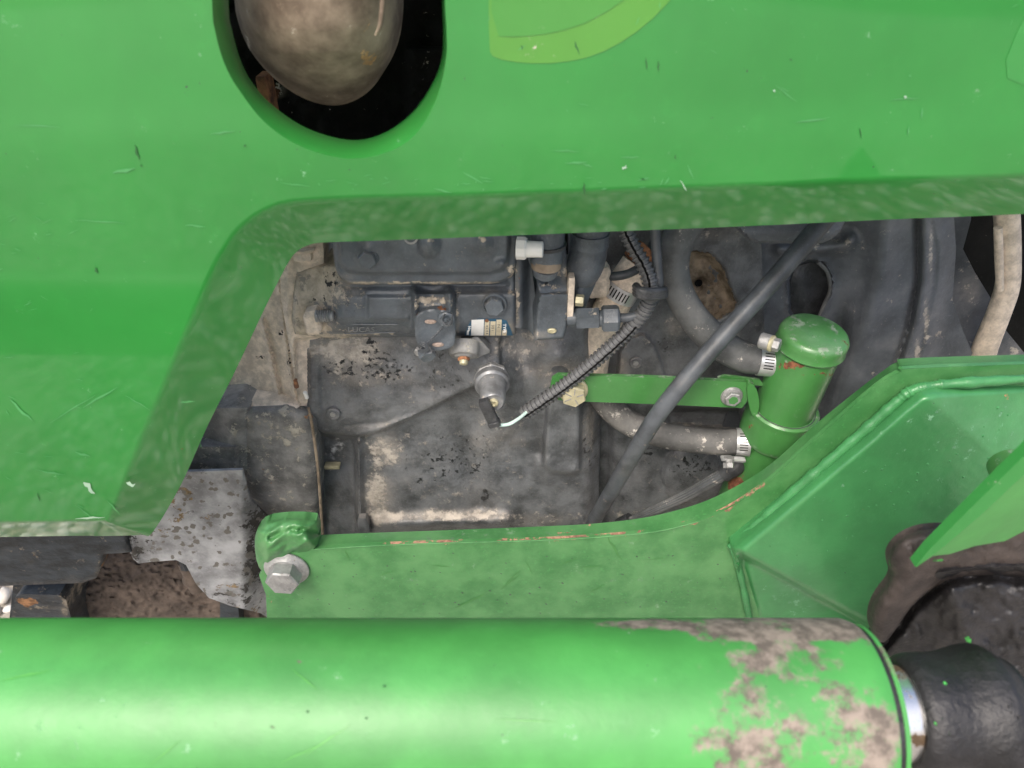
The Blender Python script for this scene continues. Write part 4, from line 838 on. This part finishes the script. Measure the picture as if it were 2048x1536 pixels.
sheet('terminal_block', [(300, 890), (478, 890), (478, 946), (300, 950)], flat(.5285), 'starter', sm_, step=7, th=.05, lip=(5, .003), attrs={'dust': blobs((420, 942, 60, 4, .5))})
zs = thing('zinc_guard', 'mottled galvanised sheet guard with dark spots beside the hood corner', 'guard', P(420, 1230, .5))
chipl = [(random.uniform(300, 520), random.uniform(955, 1190), random.choice((3, 4, 5, 7, 9)), random.choice((3, 4, 5, 6)), random.uniform(.7, 1.1)) for _ in range(150)]
sheet('guard_sheet', [(200, 1000), (300, 946), (360, 944), (484, 940), (500, 1000), (530, 1030), (560, 1060), (560, 1250), (520, 1226), (462, 1212), (418, 1196), (392, 1168), (372, 1130), (352, 1120), (300, 1124), (277, 1127), (266, 1118), (243, 1070), (200, 1070)], lambda U, V: .505 - .00010 * np.clip(500 - U, 0, 300) * .3 - .0025 * ridge(U, V, [(262, 1080), (276, 1126)], 6) + .02 * sstep(480, 540, U), 'shield', zs, step=3.5, th=.003, ang=60,
      attrs={'chip': blobs(*chipl), 'dust': blobs((520, 1090, 34, 100, .85), (495, 1040, 24, 40, .4), (470, 1190, 60, 24, .45), (270, 1100, 40, 26, .55), (380, 950, 60, 8, .3), (300, 1000, 60, 40, .3)), 'rust': blobs((470, 1180, 50, 16, .42), (365, 1000, 40, 36, .52), (340, 1050, 50, 30, .4), (400, 1040, 30, 30, .35), (520, 1220, 40, 14, .5), (420, 1160, 20, 20, .3))})  # darker tint grading in at the right and along the edges
rl = thing('chassis_rail', 'scuffed black chassis rail with rust specks below the hood corner', 'chassis rail', P(0, 1175, .5))
sheet('rail_face', [(-1000, 1040), (245, 1040), (262, 1104), (246, 1106), (207, 1108), (203, 1135), (192, 1156), (165, 1166), (0, 1172), (-1000, 1200)], flat(.49), 'rail', rl, step=6, th=.012, ang=50, lip=(10, .004), attrs={'rust': blobs((203, 1130, 8, 24, .5), (150, 1164, 70, 5, .45), (80, 1165, 60, 5, .4), (60, 1130, 60, 16, .1)), 'dust': blobs((200, 1135, 8, 26, .35))})
axl = thing('front_axle', 'rough brown crusted axle casting seen under the chassis rail', 'axle', P(300, 1300, .6))
sheet('casting', [(40, 1130), (190, 1085), (330, 1085), (520, 1150), (520, 1400), (40, 1400)], lambda U, V: .585 - .03 * np.sin(np.clip((V - 1085) / 250, 0, 1) * 3.14) + .004 * vn(U, V * 1.6, 9) + .003 * vn(U, V * 1.6, 4.5) + .006 * vn(U, V, 50), 'axle', axl, step=3.6, th=.05, ang=80)
MB().lathe(P(372, 1120, .525), (.15, -.1, -1), [(0, .009), (.018, .0095), (.022, .012), (.026, .012), (.03, .010), (.04, .0095)], 20).build('grease_fitting', 'axle', axl)
MB().lathe(P(368, 1112, .523), (.15, -.1, -1), [(0, .006), (.01, .008), (.014, .008)], 8).build('fitting_top', 'rail', axl)
sheet('web', [(440, 1195), (475, 1200), (480, 1260), (440, 1260)], flat(.54), 'rail', axl, step=6, th=.05)
bx = thing('bracket_box', 'black box-shaped bracket with flaking paint behind the tube at lower left', 'bracket', P(90, 1300, .5))
sheet('front_plate', [(30, 1195), (42, 1188), (118, 1190), (132, 1200), (160, 1300), (8, 1300)], lambda U, V: .51 + .0002 * (V - 1190), 'rail', bx, step=5, th=.05, ang=40, attrs={'rust': blobs((55, 1203, 22, 10, .95)), 'dust': blobs((130, 1215, 8, 20, .7), (90, 1215, 40, 3, .4)), 'chip': blobs((140, 1220, 10, 20, .4))})
sheet('rear_plate', [(12, 1300), (26, 1172), (90, 1165), (120, 1190), (60, 1192), (40, 1198), (24, 1300)], flat(.53), 'rail', bx, step=5, th=.04, attrs={'dust': blobs((70, 1176, 40, 6, .55))})
# lug of the loader frame
# ================================================================== LOADER FRAME
lf = thing('loader_frame', 'heavy green painted steel loader mounting plate with boxed gusset, across the lower picture', 'loader frame', P(1200, 1300, .45))
YL = .452
FE = [(545, 1120), (560, 1107), (600, 1101), (640, 1098), (760, 1091), (900, 1086), (1100, 1080), (1250, 1070), (1330, 1060), (1400, 1042), (1460, 1015), (1530, 968), (1610, 898), (1700, 818), (1760, 768), (1800, 745), (1850, 736), (2300, 720)]
BE = [(520, 1125), (540, 1090), (590, 1075), (640, 1070), (760, 1065), (900, 1060), (1100, 1052), (1200, 1046), (1300, 1033), (1400, 1006), (1480, 968), (1545, 925), (1620, 858), (1700, 792), (1765, 742), (1795, 724), (1845, 715), (2300, 703)]
fe = sm(FE, 110); be = sm(BE, 110)
po = [tuple(p) for p in fe] + [(2300, 1500), (545, 1500), (532, 1190), (518, 1150)]
FR = {'rust': lambda U, V: np.maximum(.66 * np.exp(-(dline(U, V, FE[4:12]) / 5.5) ** 2) * sstep(740, 800, U), blobs((1340, 1052, 30, 10, .2), (540, 1200, 8, 60, .4), (1530, 1400, 9, 9, 0))(U, V)), 'dust': blobs((900, 1150, 300, 60, .04), (1150, 1150, 150, 60, .05), (1340, 1180, 120, 60, .12)), 'chip': blobs((700, 1215, 60, 20, .05))}
def lfY(U, V): return YL + 0 * U + .0003 * vn(U, V, 90)
sheet('side_plate', po, lfY, 'frame', lf, step=7, th=.004, ang=60, attrs=FR)
vs = []; 
for i in range(110):
    for j in range(5):
        t = j / 4; q = fe[i] * (1 - t) + be[i] * t; vs.append(P(q[0], q[1], YL - .0002 + (.020) * t))
n_ = 110; mbx = MB(); mbx.add(vs, [(i * 5 + j, (i + 1) * 5 + j, (i + 1) * 5 + j + 1, i * 5 + j + 1) for i in range(n_ - 1) for j in range(4)])
Vx = np.array([v[:] for v in vs]); rel = Vx - np.array([0, 0, CZ]); z = rel[:, 1] * CP - rel[:, 2] * SP; UU = 1024 + FPX * rel[:, 0] / z; VV = 768 - FPX * (rel[:, 1] * SP + rel[:, 2] * CP) / z
make('top_edge', mbx.v, mbx.f, 'frame', lf, ang=60, attrs={'rust': blobs((1265, 1050, 16, 8, .8), (800, 1090, 30, 5, .6), (1150, 1062, 60, 6, .35), (1370, 1040, 12, 5, .6), (1185, 1050, 14, 5, .5), (900, 1085, 60, 4, .55))(UU, VV), 'dust': blobs((1000, 1070, 400, 20, .22))(UU, VV)})
def bead(name, pts, m='slate', n=90, parent=lf):
    a, r = path(pts, n); a = [p + Vector((0, .0020, 0)) for p in a]; r = [x * .74 * (1 + .34 * float(vn(i * 7., 3., 22.)) + .26 * float(vn(i * 7., 90., 8.))) for i, x in enumerate(r)]; return MB().tube(a, r, 14).build(name, m, parent, ang=80)
hose('edge_weld', [(p[0], p[1], YL - .0005, 1.6) for p in FE[2:10]], 'frame', lf, n=70, seg=8)
# gusset box
GX = [(1462, 1092), (1600, 976), (1720, 876), (1800, 806), (1835, 778), (1870, 768), (2300, 742), (2300, 1500), (1600, 1500), (1522, 1290), (1490, 1190)]
def gxY(U, V):
    d = sd(U, V, GX); y = YL - .012 - .010 * sstep(0, 26, d)
    q_ = ((U - 1880) * .66 - (V - 800) * .75); y = y - .016 + .016 * np.exp(-((q_ - 0) / 999) ** 2) * 1 + .00013 * np.clip(q_ + 12, 0, 330)     # upper right leans back to the sky
    y = y + .022 * pad(U, V, [(1480, 1108), (1760, 1262), (1760, 1500), (1500, 1500)], 14)       # lower facet falls back
    return y + .0006 * vn(U, V, 60) + .0002 * vn(U, V, 9)
sheet('gusset_box', GX, gxY, 'box', lf, step=6, th=.02, ang=70, lip=(10, .006), attrs={'rust': blobs((1880, 770, 40, 6, .5), (1990, 790, 40, 8, .3)), 'dust': blobs((1580, 1190, 60, 50, .35), (1950, 860, 140, 80, .22), (1700, 950, 200, 120, .08)), 'chip': blobs((1780, 1000, 160, 120, .04))})  # paler film over the upper right and lower facets
bead('weld_bead', [(1462, 1096, YL - .005, 9), (1530, 1038, YL - .009, 12), (1620, 960, YL - .010, 14), (1720, 874, YL - .010, 15), (1800, 803, YL - .010, 15), (1826, 785, YL - .010, 16), (1865, 775, YL - .010, 14), (1960, 767, YL - .012, 14), (2300, 745, YL - .012, 13)], n=160)
bead('weld_bead', [(1462, 1094, YL - .005, 9), (1476, 1130, YL - .006, 9), (1488, 1180, YL - .006, 9), (1500, 1240, YL - .006, 9)], n=30)
# splatter drops near welds: single drops
for _ in range(46):
    t = random.random(); u = 1500 + t * 560 + random.uniform(-20, 60); v = 1080 - t * 310 + random.uniform(0, 90)
    if not (1480 < u < 2030 and v < 1200): continue
    y = float(gxY(np.array(u), np.array(v))); s_ = SC(u, v, y) * random.uniform(1.2, 3.4)
    MB().lathe(P(u, v, y), OUT, [(-s_ * .3, s_), (s_ * .3, s_ * .8), (s_ * .55, s_ * .3)], 8).build('weld_spatter', 'slate', lf)
# torn cast lug
def lugY(U, V): return .462 - .018 * np.clip(sd(U, V, LUG) / 24, 0, 1) ** .6 - .006 * vn(U, V, 26) - .004 * vn(U + V, V, 12) + .005 * ridge(U, V, [(540, 1075), (580, 1058), (598, 1062)], 6) + .005 * ridge(U, V, [(600, 1058), (640, 1068)], 4)
LUG = [(513, 1060), (530, 1042), (570, 1036), (610, 1036), (637, 1040), (639, 1100), (560, 1130), (530, 1150), (514, 1130), (508, 1085)]
sheet('cast_lug', LUG, lugY, 'frame', lf, step=3.4, th=.008, ang=80, rnd=1)
fb_ = MB(); o = P(574, 1136, YL - .0005); s_ = SC(574, 1136, YL)
fb_.lathe(o, OUT, [(0, 44 * s_), (.0015, 45 * s_), (.0025, 44 * s_), (.0045, 36 * s_), (.006, 33 * s_)], 44); fb_ = fb_.build('flange_bolt', 'zinc', lf, ang=25, label='dull zinc flange bolt with stamped numbers')
hexo = o + OUT * .004; MB().lathe(hexo, OUT, [(0, 33 * s_), (.0135, 33 * s_), (.0148, 30 * s_)], 6, tw=.1).build('bolt_head', 'zinc', fb_, ang=25)
for i, (chs, an) in enumerate((('8', 2.2), ('.', 1.9), ('8', 1.6), ('O', .9), ('O', .3), ('K', -.9), ('O', -1.5))):
    c = hexo + OUT * .0149 + Vector((math.cos(an), 0, math.sin(an))) * 20 * s_; text_mesh(chs, .0045, .0003, c - Vector((.0015, 0, .0015)), (1, 0, 0), (0, 0, 1), 'stamped_mark', 'zinc', fb_)
slivers('paint_scratches', [(1215, 1074, 28, 46, 7), (1120, 1130, 36, -14, 2), (1180, 1185, 30, -16, 3), (1000, 1180, 40, -30, 2.5), (910, 1215, 60, -26, 4), (1010, 1170, 30, -30, 3), (690, 1100, 8, 20, 4), (540, 1100, 26, -16, 4), (860, 1130, 40, 4, 2), (760, 1150, 30, -8, 2), (1160, 1135, 50, -3, 2), (1050, 1120, 14, 26, 2), (1290, 1120, 40, -4, 2)], 'can', lf, lfY)
slivers('paint_chips', [(random.uniform(560, 1440), random.uniform(1105, 1228), random.uniform(1, 5), random.uniform(.5, 2), random.uniform(1.2, 3)) for _ in range(70)], 'tape', lf, lfY)

# ================================================================== LIFT CYLINDER (tube in front)
lc = thing('lift_cylinder', 'thick green hydraulic cylinder with worn paint at its right end, out of focus', 'hydraulic cylinder', (0, .2, .9))
C0 = P(1024, 1425, .200); yc, zc = C0.y, C0.z; rb_ = .0433
def cyl(name, x0, x1, r, m, parent, nx=160, seg=96, dirt=None, prof=None, **k):
    vs = []; xs = np.linspace(x0, x1, nx)
    for x in xs:
        rr = r if prof is None else prof(x)
        for i in range(seg): t = 2 * math.pi * i / seg; vs.append((x, yc + rr * math.cos(t), zc + rr * math.sin(t)))
    fs = [(j * seg + i, j * seg + (i + 1) % seg, (j + 1) * seg + (i + 1) % seg, (j + 1) * seg + i) for j in range(nx - 1) for i in range(seg)]
    fs += [tuple(range(seg))[::-1], tuple(range((nx - 1) * seg, nx * seg))]
    at = None
    if dirt:
        Vx = np.array(vs); rel = Vx - np.array([0, 0, CZ]); z = np.maximum(rel[:, 1] * CP - rel[:, 2] * SP, .02); U = 1024 + FPX * rel[:, 0] / z; V = 768 - FPX * (rel[:, 1] * SP + rel[:, 2] * CP) / z
        at = {kk: ff(U, V) for kk, ff in dirt.items()}
    return make(name, vs, fs, m, parent, attrs=at, ang=40, **k)
XE = .1645
wr = blobs((1600, 1255, 210, 36, 1.15), (1400, 1248, 260, 14, .85), (1580, 1320, 130, 70, .80), (1500, 1400, 90, 90, .64), (1640, 1400, 140, 90, .62), (1710, 1480, 140, 100, .84), (1570, 1500, 210, 80, .76), (1480, 1460, 100, 60, .48), (1660, 1340, 60, 50, .42), (1250, 1255, 80, 7, .55), (1140, 1262, 50, 6, .5), (1640, 1290, 60, 30, .6), (1745, 1420, 20, 90, .6), (435, 1452, 12, 13, .72), (28, 1292, 8, 5, .7), (97, 1342, 7, 5, .65), (548, 1455, 7, 6, .62), (600, 1325, 5, 5, .55), (603, 1253, 6, 4, .62), (1420, 1380, 60, 30, .38))
cyl('barrel', -1.3, XE, rb_, 'barrel', lc, nx=420, seg=140, dirt={'rust': wr, 'dust': blobs((300, 1480, 300, 30, .05), (1210, 1445, 80, 8, .1))}, prof=lambda x: rb_ if x < XE - .0016 else rb_ - .0012 * ((x - XE + .0016) / .0016) ** 2)
cyl('gland_ring', XE, XE + .003, rb_ * .93, 'hub', lc, nx=4, seg=80)
cyl('outer_lip', XE + .003, XE + .005, rb_ * .94, 'barrel', lc, nx=4, seg=80, dirt={'rust': lambda U, V: .45 + 0 * U})
cyl('gland_nut', XE + .005, XE + .008, rb_ * .62, 'hub', lc, nx=4, seg=60)
cyl('rod', XE + .008, XE + .05, .0215, 'chrome', lc, nx=8, seg=80, dirt={'dust': blobs((1850, 1480, 60, 16, .7), (1800, 1340, 30, 20, .5))})
def barY(U, V):
    b = -(float(V) - 768) / FPX; dy = CP + b * SP; dz = -SP + b * CP; A_ = dy * dy + dz * dz; B_ = yc * dy + (zc - CZ) * dz; C_ = yc * yc + (zc - CZ) ** 2 - rb_ * rb_
    return (B_ - math.sqrt(max(B_ * B_ - A_ * C_, 1e-9))) / A_ * dy
slivers('paint_smears', [(700, 1450, -90, 60, 4), (640, 1490, -80, 36, 3), (0, 1362, 100, -22, 4), (585, 1338, 50, 40, 4), (990, 1438, 120, 6, 3), (300, 1530, 60, -50, 3)], 'smear', lc, barY, .0003)
slivers('dark_nicks', [(766, 1370, 6, 4, 6), (730, 1435, 5, 3, 5), (612, 1422, 5, 2, 5)], 'scrd', lc, barY, .0003)
for (u, v) in ((1748, 1283), (1757, 1302), (1766, 1318), (1772, 1332)): MB().lathe(P(u, v, .235), Vector((.4, -.8, .4)), [(0, .0014), (.001, .001)], 8).build('grit_fleck', 'cream', lc)

# ================================================================== ROD EYE / PIVOT HUB
hu = thing('pivot_hub', 'black grimy cast pivot hub receiving the cylinder rod at lower right', 'pivot hub', P(1950, 1530, .28))
XB = XE + .0195
cyl('rod_boot', XB + .002, XB + .052, .034, 'hub', hu, nx=60, seg=80, prof=lambda x: .0235 + .004 * (1 - math.exp(-(x - XB - .002) / .003)) + .004 * sstep(XB + .02, XB + .04, x) - .006 * sstep(XB + .04, XB + .052, x), dirt={'rust': blobs((1890, 1368, 5, 4, .9), (1885, 1440, 5, 4, .9), (1900, 1460, 20, 14, .55), (1870, 1442, 5, 5, .8))})
DISC = [(1738, 1285), (1772, 1222), (1815, 1180), (1872, 1145), (1960, 1134), (2300, 1122), (2300, 1800), (1900, 1800), (1880, 1560), (1800, 1480)]
sheet('hub_face', DISC, lambda U, V: .300 - .018 * sstep(1840, 2000, U + (V - 1250) * -.3) - .010 * ridge(U, V, [(1880, 1150), (1960, 1330), (2050, 1480)], 30) + .012 * np.exp(-(dline(U, V, [(1730, 1330), (1765, 1292), (1790, 1262), (1820, 1215), (1860, 1180), (1900, 1160), (1960, 1150), (2060, 1156), (2300, 1160)]) / 12) ** 2) + .004 * vn(U, V, 40) + .003 * vn(U, V, 14) + .0012 * vn(U, V, 6), 'hub', hu, step=6, th=.006, ang=80, attrs={'rust': blobs((1935, 1280, 8, 8, .8), (1960, 1320, 8, 6, .8), (1930, 1330, 5, 4, .6)), 'dust': blobs((2020, 1200, 80, 40, .2))})
RIM = [(1740, 1262), (1738, 1230), (1750, 1195), (1785, 1152), (1776, 1128), (1776, 1105), (1795, 1080), (1832, 1060), (1880, 1054), (1960, 1058), (2060, 1000), (2300, 900), (2300, 1170), (2060, 1156), (1960, 1150), (1900, 1160), (1860, 1180), (1820, 1215), (1790, 1262), (1765, 1292)]
sheet('hub_rim', RIM, lambda U, V: .284 + .0025 * vn(U, V, 46) + .0012 * vn(U, V, 13), 'hubrim', hu, step=4, th=.004, ang=80, rnd=2, lip=(44, .014), attrs={'rust': blobs((1780, 1130, 8, 18, .5), (1875, 1120, 14, 4, .7))})
MB().lathe(P(1842, 1088, .288), OUT, [(0, .0058), (.007, .0058), (.008, .0046)], 24).build('rim_bolt', 'hubrim', hu)
# slanted green guard plate in front of the hub
sg = thing('slanted_green_plate', 'thick green plate edge slanting up across the hub at the right edge', 'plate', P(1840, 1135, .27))
AR = [(1833, 1132), (1870, 1092), (1950, 1012), (2060, 905), (2300, 670), (2300, 770), (2060, 985), (1975, 1058), (1915, 1100), (1866, 1122)]
sheet('plate_edge', [(1830, 1134), (1858, 1100), (1950, 1008), (2060, 900), (2300, 670), (2300, 708), (2060, 938), (1960, 1032), (1880, 1100)], lambda U, V: .262 + 0 * U, 'ghost', sg, step=8, th=.006, ang=50)
sheet('plate_side', [(1833, 1134), (1880, 1098), (1960, 1030), (2060, 936), (2300, 706), (2300, 960), (2060, 1056), (2010, 1082), (1950, 1092), (1900, 1108), (1866, 1112)], lambda U, V: .2625 + .00016 * np.clip(dseg(U, V, (1833, 1134), (2300, 706)), 0, 200), 'barrel', sg, step=8, th=.006, ang=50)
gk = thing('round_boss', 'rounded green boss behind the slanted plate at right', 'boss', P(2040, 985, .35))
MB().lathe(P(2030, 950, .36), (-.2, -.95, -.1), [(-.01, .014), (.006, .014), (.009, .012), (.010, .008)], 40).build('boss_body', 'can', gk)
# bits below the cylinder end
fo = thing('frame_foot', 'green frame foot just below the cylinder rod at bottom right', 'frame foot', P(1840, 1560, .42))
sheet('foot_plate', [(1700, 1400), (1865, 1400), (1870, 1700), (1700, 1700)], flat(.40), 'box', fo, step=12, th=.02)
sheet('foot_side', [(1869, 1450), (1960, 1450), (1990, 1700), (1874, 1700)], flat(.41), 'box', fo, step=12, th=.02)
